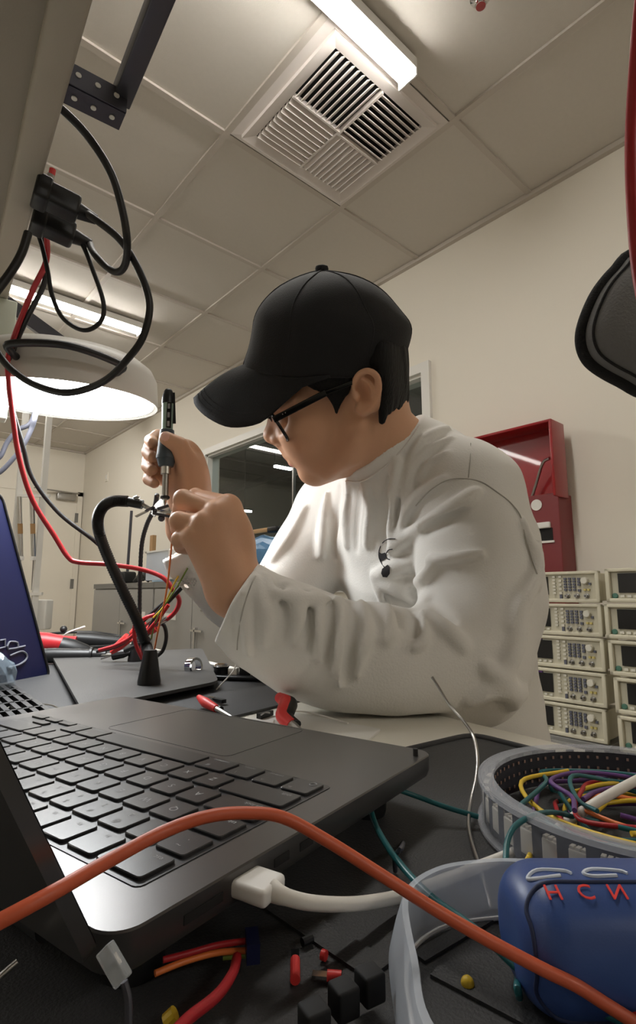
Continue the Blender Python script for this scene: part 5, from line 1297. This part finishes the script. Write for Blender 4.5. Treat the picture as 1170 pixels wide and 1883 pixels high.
# neck and trunk
NB = PX(742, 850, 0.80)
body.chain([HP(668, 740, 0), HP(695, 800, -0.004), NB, PX(775, 920, .84)], [0.056, 0.055, 0.060, 0.075], k=0.03)
SL, SR = PX(858, 902, .74), PX(628, 935, .97)
EL, ER = PX(835, 1235, .635), PX(500, 1135, .87)
WL, WR = PX(428, 1082, .585), PX(352, 968, .755)
HIP = np.array([0.86, 0.60, CZ - 0.34])
CHEST = PX(790, 1010, .87)
body.cone(CHEST, HIP, 0.10, 0.13, k=0.05)
body.cone(SL, SR, 0.05, 0.05, k=0.05)
body.chain([SL, PX(868, 1075, .70), EL], [0.048, 0.036, 0.034], k=0.03)
body.chain([EL, PX(640, 1198, .606), WL], [0.036, 0.036, 0.027], k=0.02)
body.chain([SR, ER], [0.050, 0.038], k=0.03)
body.chain([ER, WR], [0.040, 0.026], k=0.02)
# legs, seated
for s, kx in ((0.50, 0.05), (0.76, 0.0)):
    hp_, kn, an = np.array([0.80, s + .03, CZ - .36]), np.array([0.36 + kx, s - .02, CZ - .36]), np.array([0.42 + kx, s - .02, 0.09])
    body.chain([hp_, kn, an], [0.085, 0.055, 0.042], k=0.03)
    body.chain([an + (0.02, 0, -0.04), an + (-0.10, 0, -0.062), an + (-0.17, 0, -0.066)], [0.034, 0.030, 0.022], k=0.02)
# ---- left hand (nearer the lens), back of the hand to the lens
def finger(mcp, pip, dip, tip, r=(0.0105, 0.0092, 0.0080, 0.0068), k=0.003):
    P = [PX(*mcp), PX(*pip), PX(*dip), PX(*tip)]; r = [v * 0.9 for v in r]
    body.chain(P, r, k=k); body.ell(P[1], (r[1] * 1.10,) * 3, k=0.004)
    return P
lw = WL
for p, rr_ in (((421, 934, .622), .0145), ((400, 950, .605), .0135), ((374, 968, .592), .0125), ((352, 990, .586), .0115)):
    body.cone(lw + RT * 0.004, PX(*p), 0.024, rr_, k=0.016)
body.ell(PX(412, 1000, .605), (0.032, 0.040, 0.017), (RT, UPV, FH), k=0.02)
FL = [finger((421, 928, .628), (360, 912, .672), (342, 928, .690), (330, 946, .694), (.0122, .0102, .0088, .0072)),
      finger((397, 940, .608), (337, 918, .626), (330, 937, .646), (334, 953, .664), (.0125, .0118, .0100, .0082)),
      finger((371, 962, .596), (329, 958, .602), (327, 972, .620), (343, 983, .640), (.0118, .0108, .0094, .0080)),
      finger((350, 985, .588), (331, 992, .594), (332, 1006, .610), (346, 1010, .628), (.0110, .0096, .0086, .0074))]
body.chain([PX(418, 1030, .612), PX(388, 1000, .645), PX(352, 968, .676), PX(326, 951, .69)], [.020, .0145, .0115, .008], k=0.012)
body.ell(PX(418, 931, .616), (.0135, .0135, .0135), k=0.008); body.ell(PX(374, 958, .589), (.0098, .0098, .0098), k=0.008); body.ell(PX(398, 941, .600), (.0108, .0108, .0108), k=0.008)
# tendon ridges
for a, b in (((419, 937, .607), (424, 1030, .580)), ((396, 950, .594), (420, 1035, .575))):
    body.chain([PX(*a), PX(*b)], [.0042, .003], k=0.010)
# ---- right hand gripping the iron
for p, rr_ in (((338, 826, .752), .014), ((340, 846, .757), .014), ((337, 868, .757), .0135), ((330, 892, .752), .0125)):
    body.cone(WR, PX(*p), 0.026, rr_, k=0.018)
body.ell(PX(349, 880, .742), (0.024, 0.045, 0.020), (RT, UPV, FH), k=0.02)
FRt = [finger((336, 822, .757), (292, 804, .762), (277, 810, .745), (281, 814, .727), (.0125, .0112, .0098, .0084)),
       finger((334, 842, .762), (279, 823, .757), (272, 832, .738), (281, 840, .724), (.0125, .0112, .0098, .0084)),
       finger((330, 866, .760), (276, 848, .752), (271, 858, .735), (280, 864, .722), (.0120, .0108, .0094, .0082)),
       finger((324, 890, .755), (278, 874, .747), (273, 882, .733), (284, 889, .722), (.0112, .0098, .0088, .0076))]
body.chain([PX(358, 915, .742), PX(352, 868, .722), PX(330, 820, .705), PX(306, 806, .697)], [.022, .0165, .0122, .0092], k=0.014)
body.ell(PX(354, 885, .728), (0.018, 0.034, 0.016), (RT, UPV, FH), k=0.016)

# ---------------- shirt
sh = SDF()
LAT = nrm(SL - SR); 
ua = [SL + (0, 0, 0.0), PX(878, 1000, .715), PX(885, 1110, .682), PX(860, 1215, .64)]
sh.cone(CHEST + (0.0, 0, 0.02), HIP, 0.135, 0.165, k=0.04)
sh.cone(PX(765, 905, .84), CHEST, 0.10, 0.135, k=0.05)
sh.chain([SL, PX(770, 890, .83), SR], [0.064, 0.085, 0.066], k=0.05)
sh.chain(ua, [0.070, 0.080, 0.080, 0.070], k=0.025)
sh.chain([PX(850, 1215, .64), PX(760, 1225, .615), PX(640, 1208, .602), PX(560, 1184, .592), PX(490, 1150, .587), PX(440, 1108, .584), PX(385, 1070, .580)], [0.062, 0.064, 0.062, 0.060, 0.055, 0.0465, 0.044], k=0.03)
sh.chain([SR, PX(560, 1040, .92), ER], [0.072, 0.070, 0.062], k=0.04)
sh.chain([ER, PX(425, 1085, .82), PX(358, 1022, .785), PX(330, 960, .765)], [0.060, 0.054, 0.045, 0.043], k=0.025)
# neck tube
NC = [PX(770, 905, .84), PX(722, 832, .795), PX(708, 815, .785)]
sh.chain([PX(790, 930, .85), PX(748, 862, .81), PX(704, 818, .786), PX(668, 772, .77)], [0.085, 0.073, 0.0675, 0.067], k=0.03)
# cuff mouths and neck opening are hollow
cdir = nrm(PX(405, 1050, .585) - PX(480, 1135, .588))
sh.plane(PX(436, 1102, .583) , nrm(-RT * .86 + UPV * .50), k=0.004, op='i') if False else None
base_shirt = sh
# ---- cloth folds: soft ridges and creases laid on the surface along the lines seen on the cloth
def fold(pts, r, lift, k=0.012, op='u', skip=False):
    runs = [[]]; last = None
    for q in spline([np.array(p, float) for p in pts], 3):
        p, d = sh_base.cast(q[0], q[1])
        if p is None: continue
        t_ = np.linalg.norm(p - CAMP)
        if last is not None and abs(t_ - last) > 0.022: runs.append([])
        last = t_
        runs[-1].append(p + d * (r - lift) if op == 'u' else p - d * (r - lift))
    for P in runs:
        if len(P) < 3: continue
        n = len(P); R = [r * (0.55 + 0.45 * math.sin(math.pi * (i + .5) / n)) for i in range(n)]
        P = [p + nrm(p - CAMP) * (0.5 if op == 'u' else -0.8) * (r - q) for p, q in zip(P, R)]
        folds.append((P, R, k, op))
sh_base = SDF(); sh_base.ops = list(sh.ops)
folds = []
RID = [
    ([(752, 858), (765, 825), (790, 800), (822, 786)], .009, .006), ([(742, 900), (760, 858), (790, 825), (828, 806)], .009, .006), ([(770, 880), (790, 850), (820, 832)], .008, .004),  # (points, radius, lift)
    ([(690, 1062), (700, 1090), (712, 1120), (716, 1150), (708, 1175)], .010, .009),
    ([(712, 1065), (735, 1080), (758, 1105), (775, 1140), (778, 1175), (765, 1190)], .010, .008),
    ([(660, 1100), (668, 1130), (672, 1165), (665, 1205), (655, 1245)], .010, .007),
    ([(625, 1105), (628, 1140), (622, 1180), (620, 1225), (628, 1262)], .010, .007),
    ([(580, 1095), (588, 1130), (586, 1170), (590, 1215)], .009, .005),
    ([(530, 1078), (545, 1105), (552, 1140), (545, 1180)], .009, .005),
    ([(490, 1060), (500, 1085), (530, 1100), (575, 1108), (620, 1108)], .009, .006),
    ([(470, 1065), (480, 1100), (490, 1140), (485, 1185)], .008, .004),
    ([(440, 1080), (447, 1120), (452, 1165), (455, 1205)], .007, .003),
    ([(690, 1060), (735, 1042), (790, 1030), (850, 1022), (885, 1017)], .012, .010),
    ([(695, 1075), (740, 1078), (770, 1070), (795, 1045)], .010, .007),
    ([(720, 1010), (760, 975), (810, 945), (860, 915), (875, 905)], .013, .008),
    ([(735, 985), (745, 945), (770, 910), (800, 890), (815, 880)], .012, .007),
    ([(715, 1075), (770, 1115), (815, 1150), (850, 1185)], .011, .005),
    ([(640, 890), (636, 940), (640, 1000)], .010, .005), ([(672, 895), (680, 940), (676, 1000)], .012, .003),
    ([(600, 905), (596, 960), (590, 1020)], .011, .005), ([(730, 850), (724, 900), (718, 960), (722, 1000)], .011, .006),
    ([(755, 870), (748, 910), (740, 960)], .009, .005),
    ([(560, 935), (530, 990), (500, 1030)], .010, .004),
    ([(990, 1000), (985, 1060), (960, 1110), (945, 1150)], .014, .006), ([(900, 1230), (930, 1260), (950, 1310)], .014, .006),
    ([(870, 1290), (910, 1270), (960, 1275)], .012, .005), ([(965, 960), (985, 1020), (992, 1080)], .010, .004), ([(960, 1150), (945, 1200), (925, 1250)], .013, .006)]
CRE = [
    ([(700, 1082), (720, 1110), (730, 1150)], .006, .006), ([(745, 1100), (762, 1130), (766, 1165)], .006, .005),
    ([(645, 1105), (650, 1150), (645, 1200), (638, 1250)], .007, .006), ([(605, 1105), (606, 1150), (604, 1210)], .007, .005),
    ([(560, 1095), (568, 1140), (566, 1190)], .007, .004), ([(512, 1080), (525, 1120), (520, 1170)], .006, .004),
    ([(750, 1000), (800, 965), (850, 935)], .009, .005),
    ([(740, 1065), (790, 1100), (830, 1140)], .008, .004),
    ([(715, 880), (708, 930), (704, 980), (712, 1010)], .007, .006), ([(655, 890), (655, 950), (655, 1010)], .007, .003), ([(618, 900), (616, 960), (612, 1020)], .007, .004),
    ]
for pts, r, l in RID: fold(pts, r * .72, r * .72 * (1.3 + 60 * l), k=0.009)
for pts, r, l in CRE: fold(pts, r * .9, r * .8, k=0.009, op='s')
for P, R, k, op in folds: sh.chain(P, R, k=k, op=op, sub=2)
# the cloth lies flat on the bench
sh.plane((0, 0, DZ + 0.002), (0, 0, -1), k=0.012, op='i') if False else None
DPL = DZ + 0.0015
_old = list(sh.ops)
def bench_cut(P):      # solid bench slab the sleeve rests on
    q = P @ B2; inside = np.maximum(q - 0.467, P[:, 2] - DPL); return inside
sh._add('s', 0.010, bench_cut, (0, 0, 0), 1e3)
body._add('s', 0.004, bench_cut, (0, 0, 0), 1e3) if False else None
rsn = np.random.RandomState(4)
_dirs = rsn.randn(5, 3); _dirs /= np.linalg.norm(_dirs, axis=1)[:, None]; _fr = [34, 47, 61, 78, 95]; _ph = rsn.rand(5) * 6
def wr(P):
    s = 0
    for d, f_, p in zip(_dirs, _fr, _ph): s = s + np.sin(P @ d * f_ + p + 1.3 * np.sin(P @ _dirs[(int(f_)) % 5] * 21)) * (30.0 / f_)
    return s * 0.0016
sh.disp = wr
# open ends: cut the tube square and hollow it
def open_end(c, n, inner, depth, R=0.085):
    c = np.asarray(c, float); n = nrm(n)
    def cut(P):
        q = P - c; return np.maximum(-(q @ n), np.sqrt((q * q).sum(1)) - R)
    sh._add('s', 0.002, cut, c, R)
    sh.chain([c + n * 0.03, c - n * depth], [inner, inner * 0.93], k=0.003, op='s')
open_end(PX(438, 1102, .584), -RT * .88 + UPV * .47 - FH * .10, 0.0400, 0.030)
open_end(PX(346, 1008, .782), -RT * .38 + UPV * .90 - FH * .25, 0.0360, 0.030, 0.075)
NCc = PX(704, 819, .786)
open_end(NCc, -RT * .60 + UPV * .76 - CF * .26, 0.0605, 0.03, 0.085)
PERSON = thing('person', (HIP[0], HIP[1], 0), 'person in white shirt, black cap and glasses bending over the bench to solder', 'person')
V_, F_ = body.mesh((0.15, 0.05, -0.01), (1.05, 1.05, CZ + 0.50), BODY_H)
fc = V_[F_].mean(1)
midx = np.zeros(len(F_), int)
for (x, y, w_, rx, ry) in ((539, 839, 0, .0, 0),):
    pass
def near(pts, rad):
    m_ = np.zeros(len(fc), bool)
    for p, r in zip(pts, rad): m_ |= ((fc - p) ** 2).sum(1) < r * r
    return m_
midx[near([HP(530, 838, 0), HP(535, 838, .010), HP(542, 839, .018), HP(538, 851, 0), HP(541, 850, .010), HP(547, 847, .017)] + [HP(535, 838, -.010), HP(541, 850, -.010)], [.0075, .0065, .0045, .0075, .0065, .0045, .0065, .0065])] = 1
midx[near([PX(304, 803, .690)], [.0058])] = 2
BODYO = mesh_obj('body', V_, F_, [M['skin'], M['lips'], M['nail']], PERSON, midx=midx)
V_, F_ = sh.mesh((0.18, 0.05, CZ - 0.56), (1.14, 1.14, CZ + 0.34), SHIRT_H, smooth=1)
# keep only the outer cloth below the waist line of the seat
SHIRTO = mesh_obj('shirt', V_, F_, [M['shirt']], PERSON)
# trousers
tr = SDF()
tr.cone(HIP + (0, 0, 0.02), HIP + (-0.02, 0, -0.06), 0.135, 0.13, k=0.04)
for s, kx in ((0.50, 0.05), (0.76, 0.0)):
    hp_, kn, an = np.array([0.80, s + .03, CZ - .36]), np.array([0.36 + kx, s - .02, CZ - .36]), np.array([0.42 + kx, s - .02, 0.10])
    tr.chain([hp_, kn, an], [0.105, 0.075, 0.062], k=0.03)
tr.plane((0, 0, 0.06), (0, 0, -1), k=0.003)
V_, F_ = tr.mesh((0.2, 0.25, 0.0), (1.1, 1.0, CZ - 0.12), 0.009)
mesh_obj('trousers', V_, F_, [M['trouser']], PERSON)
# ribbed collar, cuffs, seams, chest print
def on_shirt(x, y, off=0.0006):
    p, d = sh.cast(x, y)
    return None if p is None else p - d * off
col = [(640, 868), (668, 866), (700, 845), (730, 815), (752, 786), (764, 770)]
m = MB()
cp = [p for p in (on_shirt(x, y, 0.001) for x, y in [(636, 885), (668, 884), (703, 862), (737, 830), (760, 800), (772, 782)]) if p is not None]
if len(cp) > 2: m.tube(cp, 0.0012, seg=6, sm=5)
m.build('collar_seam', M['rib'], PERSON, smooth=60)
def seamline(pts, nm='seam', r=0.0008, mt='seam'):
    P = [p for p in (on_shirt(x, y, r * .3) for x, y in pts) if p is not None]
    if len(P) > 2: MB().tube(P, r, seg=6, sm=4).build(nm, M[mt], PERSON, smooth=60)
seamline([(765, 930), (790, 903), (820, 884), (850, 880), (885, 886), (915, 905), (940, 925), (958, 950), (966, 985), (978, 1025), (988, 1055)], 'shoulder_seam')
seamline([(862, 785), (866, 815), (865, 845), (862, 878)], 'shoulder_stitch', 0.0006)
seamline([(487, 1040), (470, 1060), (455, 1095), (445, 1130), (438, 1170), (436, 1195)], 'cuff_stitch', 0.0007)
# chest print: ring, inner ring and two filled patches
def patch(pts, nm):
    P = [on_shirt(x, y, .0010) for x, y in pts]; P = [p for p in P if p is not None]
    c = on_shirt(sum(p[0] for p in pts) / len(pts), sum(p[1] for p in pts) / len(pts), .0012)
    MB().add([c] + P, [(0, i + 1, (i + 1) % len(P) + 1) for i in range(len(P))]).build(nm, M['print'], PERSON, smooth=60)
P = [on_shirt(x, y, .0006) for x, y in [(727, 991), (716, 991), (705, 997), (698, 1010), (697, 1024), (702, 1036), (707, 1043)]]
MB().tube([p for p in P if p is not None], 0.0007, seg=6, sm=5).build('chest_print', M['print'], PERSON)
P = [on_shirt(x, y, .0006) for x, y in [(722, 1010), (714, 1012), (710, 1020), (712, 1027), (717, 1029)]]
MB().tube([p for p in P if p is not None], 0.0007, seg=6, sm=5).build('chest_print', M['print'], PERSON)
patch([(696, 1015), (702, 1018), (709, 1016), (711, 1026), (706, 1030), (699, 1033), (697, 1026)], 'chest_print')
patch([(713, 1038), (717, 1044), (717, 1055), (712, 1062), (704, 1061), (701, 1054), (703, 1046)], 'chest_print')

# ---------------- cap
CAP = bpy.data.objects.new('cap', None); COL.objects.link(CAP); CAP.parent = PERSON
CAP.location = tuple(HP(605, 600, 0) - np.array(PERSON.location))
sil = [(690, 449, 742), (675, 446, 744), (655, 452, 747), (640, 457, 751), (622, 461, 756), (605, 464, 758), (590, 466, 753), (575, 471, 741), (558, 481, 727), (540, 497, 711), (525, 516, 692), (512, 541, 667), (504, 562, 642), (499, 580, 612)]
top = HP(592, 497, 0); vs = []; fs = []; ns = 72
lat_ = [.084, .086, .088, .090, .091, .091, .090, .087, .082, .074, .064, .050, .037, .020]
def crown_pt(j, t_, grow=1.0):
    y, xl, xr = sil[j]; ct, st_ = math.cos(t_), math.sin(t_)
    ph = (t_ / (math.pi / 3)) % 1.0; dd = min(ph, 1 - ph)
    seam = 1 - 0.012 * math.exp(-(dd / 0.05) ** 2)
    wob = 1 + 0.010 * math.sin(5 * t_ + j * .6) * (j / 13) + 0.008 * math.sin(9 * t_ - j * .8)
    drop = (6 * st_ * max(0.0, 1 - j / 6.0)) if st_ > 0 else 0
    hx = (xr - xl) / 2 * math.copysign(abs(ct) ** 0.92, ct) * (seam if abs(st_) > .3 else 1)
    return HP((xl + xr) / 2 + hx * grow, y + drop, lat_[j] * math.copysign(abs(st_) ** 0.95, st_) * seam * wob * grow)
for j in range(len(sil)):
    for k in range(ns): vs.append(crown_pt(j, 2 * math.pi * k / ns))
vs.append(top)
for j in range(len(sil) - 1):
    for k in range(ns): k2 = (k + 1) % ns; fs.append((j * ns + k, j * ns + k2, (j + 1) * ns + k2, (j + 1) * ns + k))
L_ = (len(sil) - 1) * ns
for k in range(ns): fs.append((L_ + k, L_ + (k + 1) % ns, len(vs) - 1))
cr = MB().add(vs, fs).build('cap_crown', M['cap'], CAP, smooth=180)
so = cr.modifiers.new('thickness', 'SOLIDIFY'); so.thickness = 0.002; so.offset = -1
ss = cr.modifiers.new('smooth', 'SUBSURF'); ss.levels = 1; ss.render_levels = 1
m = MB()
for t_ in (math.radians(60), math.radians(120), 0, math.pi, math.radians(-60), math.radians(-120)):
    P = [crown_pt(j, t_, 0.992) for j in range(len(sil))]
    m.tube(P + [top], 0.0012, seg=6, sm=2)
m.build('cap_seam', M['cap'], CAP, smooth=60)
MB().lathe([(0.0085, -0.002), (0.009, 0.002), (0.008, 0.005), (0.004, 0.0065)], top, HU).build('cap_button', M['cap'], CAP)
# brim
root = [(0, (453, 670, 0)), (.3, (462, 676, .033)), (.55, (485, 684, .056)), (.8, (530, 694, .076)), (1, (606, 690, .088))]
outer = [(0, (357, 733, 0)), (.15, (361, 748, .012)), (.35, (385, 770, .030)), (.55, (425, 786, .046)), (.75, (478, 778, .062)), (.88, (520, 744, .073)), (.95, (556, 712, .081)), (1, (607, 694, .0885))]
def lerp_tab(tab, s):
    for (a, p), (b, q) in zip(tab, tab[1:]):
        if s <= b: t_ = (s - a) / (b - a); return tuple(p[i] + (q[i] - p[i]) * t_ for i in range(3))
    return tab[-1][1]
def smooth_tab(tab):
    ks = [k for k, _ in tab]; P = spline([np.array(p, float) for _, p in tab], 8); S = []
    for i in range(len(ks) - 1): S += list(np.linspace(ks[i], ks[i + 1], 9)[:-1])
    S.append(ks[-1]); return list(zip(S, [tuple(p) for p in P]))
root, outer = smooth_tab(root), smooth_tab(outer)
vs = []; fs = []; NS, NT = 40, 12
for i in range(NS + 1):
    s = -1 + 2 * i / NS; sg = 1 if s >= 0 else -1
    r_, o_2 = lerp_tab(root, abs(s)), lerp_tab(outer, abs(s))
    A = HP(r_[0], r_[1], sg * r_[2]); Bp = HP(o_2[0], o_2[1], sg * o_2[2])
    for j in range(NT + 1):
        t_ = j / NT; p = A + (Bp - A) * t_; p = p + HU * 0.006 * math.sin(math.pi * t_) * (1 - s * s); vs.append(p)
for i in range(NS):
    for j in range(NT): a = i * (NT + 1) + j; fs.append((a, a + 1, a + NT + 2, a + NT + 1))
br = MB().add(vs, fs).build('cap_brim', M['cap'], CAP, smooth=180)
so = br.modifiers.new('thickness', 'SOLIDIFY'); so.thickness = 0.0032; so.offset = 0
m = MB()
for t_ in (.80, .86, .92):
    m.tube([vs[i * (NT + 1)] + (vs[i * (NT + 1) + NT] - vs[i * (NT + 1)]) * t_ + HU * (0.006 * math.sin(math.pi * t_) + .0018) - HN * .0012 for i in range(2, NS - 1)], 0.0004, seg=5, sm=1)
m.build('brim_stitching', M['fabricd'], CAP)
bump_ = MB().ell if False else None
# ---------------- hair below the cap
hr = SDF()
def lock(pts, r0=.0075, r1=.002, k=0.004): hr.chain([HP(*p) for p in pts], np.linspace(r0, r1, len(pts)), k=k, sub=3)
rr = random.Random(9)
for k in range(14):      # nape
    u = k / 13; x0 = 700 + 43 * u; xe = 702 + 43 * u + rr.uniform(-2, 2); ye = 776 - 20 * min(1, u / .3) - 16 * max(0, (u - .3) / .7) + rr.uniform(-4, 4); w0 = .072 - .055 * u ** 1.6
    lock([(x0 - 5, 640, w0 - .006), (x0 - 1, 668, w0 - .001), (x0 + 1, 695, w0 + .003), ((x0 + xe) / 2 + 2, 730, w0 + .001), (xe, ye, w0 - .001)], .0095, .0035)
for k in range(9):      # around the back of the head, far side
    u = k / 8; w0 = .03 - .09 * u; x0 = 738 - 30 * u * u
    lock([(x0 - 8, 645, w0), (x0 + 1, 700, w0), (x0 - 2, 745 + rr.uniform(-8, 8), w0 * .9)], .011, .003)
for s in (1, -1):
    for k in range(9):  # sideburn
        u = k / 8; x0 = 588 + 48 * u; xe = 618 + 6 * u + rr.uniform(-2, 2); ye = 748 + 10 * (1 - abs(u - .4) * 2) + rr.uniform(-5, 5)
        lock([(x0, 682, s * .074), (x0 + 3, 706, s * .073), ((x0 + xe) / 2 + 3, 728, s * .070), (xe, ye, s * .067)], .006, .0012, k=.003)
    for k in range(6):
        lock([(560 + 9 * k, 690, s * .076), (566 + 9 * k, 704, s * .0745), (580 + 7 * k, 716 + 3 * k, s * .072)], .006, .0015, k=.003)
    lock([(636, 680, s * .073), (640, 700, s * .071), (638, 722, s * .068)], .008, .003)
    lock([(690, 664, s * .068), (708, 690, s * .067), (708, 730, s * .064)], .010, .004)
for k in range(7): 
    w0 = -.05 + .1 * k / 6; lock([(500, 690, w0), (500, 715, w0), (508, 738 + rr.uniform(-4, 4), w0)], .006, .0015)
lo = np.min([HP(480, 790, .09), HP(770, 640, -.09), HP(480, 640, -.09), HP(770, 790, .09)], 0) - .02; hi = np.max([HP(480, 790, .09), HP(770, 640, -.09), HP(480, 640, -.09), HP(770, 790, .09)], 0) + .02
V_, F_ = hr.mesh(lo, hi, 0.0018)
mesh_obj('hair', V_, F_, [M['hair']], PERSON)
# ---------------- glasses
G = bpy.data.objects.new('glasses', None); COL.objects.link(G); G.parent = PERSON; G.location = tuple(HP(515, 775, 0) - np.array(PERSON.location))
for s in (1, -1):
    m = MB(); m.bar(HP(503, 772, s * .0735), HP(600, 722, s * .0775), 0.0035, 0.0085, up=HU, bev=0.0008).bar(HP(598, 723, s * .0775), HP(652, 702, s * .0790), 0.003, 0.0058, up=HU, bev=0.0008); m.build('temple', M['blkgl'], G, smooth=40)
    rc = []
    for cw, ct_ in ((.014, .0), (.066, .0), (.0715, .25), (.068, .8), (.055, 1.0), (.027, 1.0), (.015, .75)):
        x = 499 + 30 * ct_ - (4 if cw < .03 else 0) + (2 if cw > .06 else 0); y = 763 + 46 * ct_
        rc.append(HP(x, y, s * cw))
    LO = spline(rc, 5, True)
    MB().tube(LO, 0.0023, seg=8, closed=True, sm=1).build('rim', M['blkgl'], G, smooth=60)
    c = sum(LO) / len(LO); MB().add([c] + LO, [(0, i + 1, (i + 1) % len(LO) + 1) for i in range(len(LO))]).build('lens', M['lensm'], G, smooth=0)
    MB().ball(HP(520, 761.5, s * .0756), 0.0009, seg=8).ball(HP(525, 759, s * .0757), 0.0009, seg=8).build('rivet', M['steel'], G)
MB().tube([HP(496, 768, .014), HP(491, 767, 0), HP(496, 768, -.014)], 0.0019, seg=8).build('bridge', M['blkgl'], G, smooth=60)
# ---------------- soldering iron held in the right hand
it, ib = PX(303, 930, .700), PX(310, 716, .722)
IR = thing('soldering_iron', it, 'slim soldering iron with a grey grip held upright in the hand', 'soldering iron')
ia = nrm(ib - it); IL = np.linalg.norm(ib - it)
def seg_(f0, f1, r0, r1, nm, mt, sg=20):
    MB().tube([it + ia * IL * f0, it + ia * IL * f1], [r0, r1], sm=1, seg=sg).build(nm, M[mt], IR, smooth=40)
MB().tube([it, it + ia * IL * .03, it + ia * IL * .055], [.0006, .0022, .0024], sm=1).build('tip', M['chrome'], IR)
seg_(.05, .27, .0042, .0042, 'heater_tube', 'steel')
MB().lathe([(.0045, 0), (.006, .001), (.006, .0035), (.0045, .0045)], it + ia * IL * .055, ia).build('tip_clip', M['blk'], IR)
seg_(.265, .33, .0068, .0068, 'ferrule', 'chrome')
seg_(.33, .395, .0095, .0125, 'collar', 'irong'); seg_(.395, .42, .0132, .0132, 'grip_ring', 'irong'); seg_(.42, .64, .0128, .0092, 'grip', 'irong')
seg_(.63, .88, .0072, .0078, 'barrel', 'ironb')
c = it + ia * IL * .76; tow = nrm(-CF - ia * (-CF @ ia)); sd = np.cross(ia, tow)
MB().box(c + tow * .0062 + RT * .0035, (IL * .22, .0062, .0030), (ia, sd, tow), bev=.0006).build('display', M['blkgl'], IR)
m = MB()
for k in range(3): m.box(c + tow * .0079 + RT * .0035 + ia * (.012 - k * .012), (.007, .0030, .0006), (ia, sd, tow))
m.build('display_marks', M['legend'], IR, smooth=0)
MB().tube([it + ia * IL * .87, it + ia * IL * .93, it + ia * IL * .985, ib], [.0084, .0078, .0055, .0035], sm=3, seg=16).build('end_cap', M['blk'], IR, smooth=50)
MB().bar(it + ia * IL * .70 + RT * .0088, it + ia * IL * .97 + RT * .0062, .002, .005).build('pocket_clip', M['blk'], IR, smooth=0)
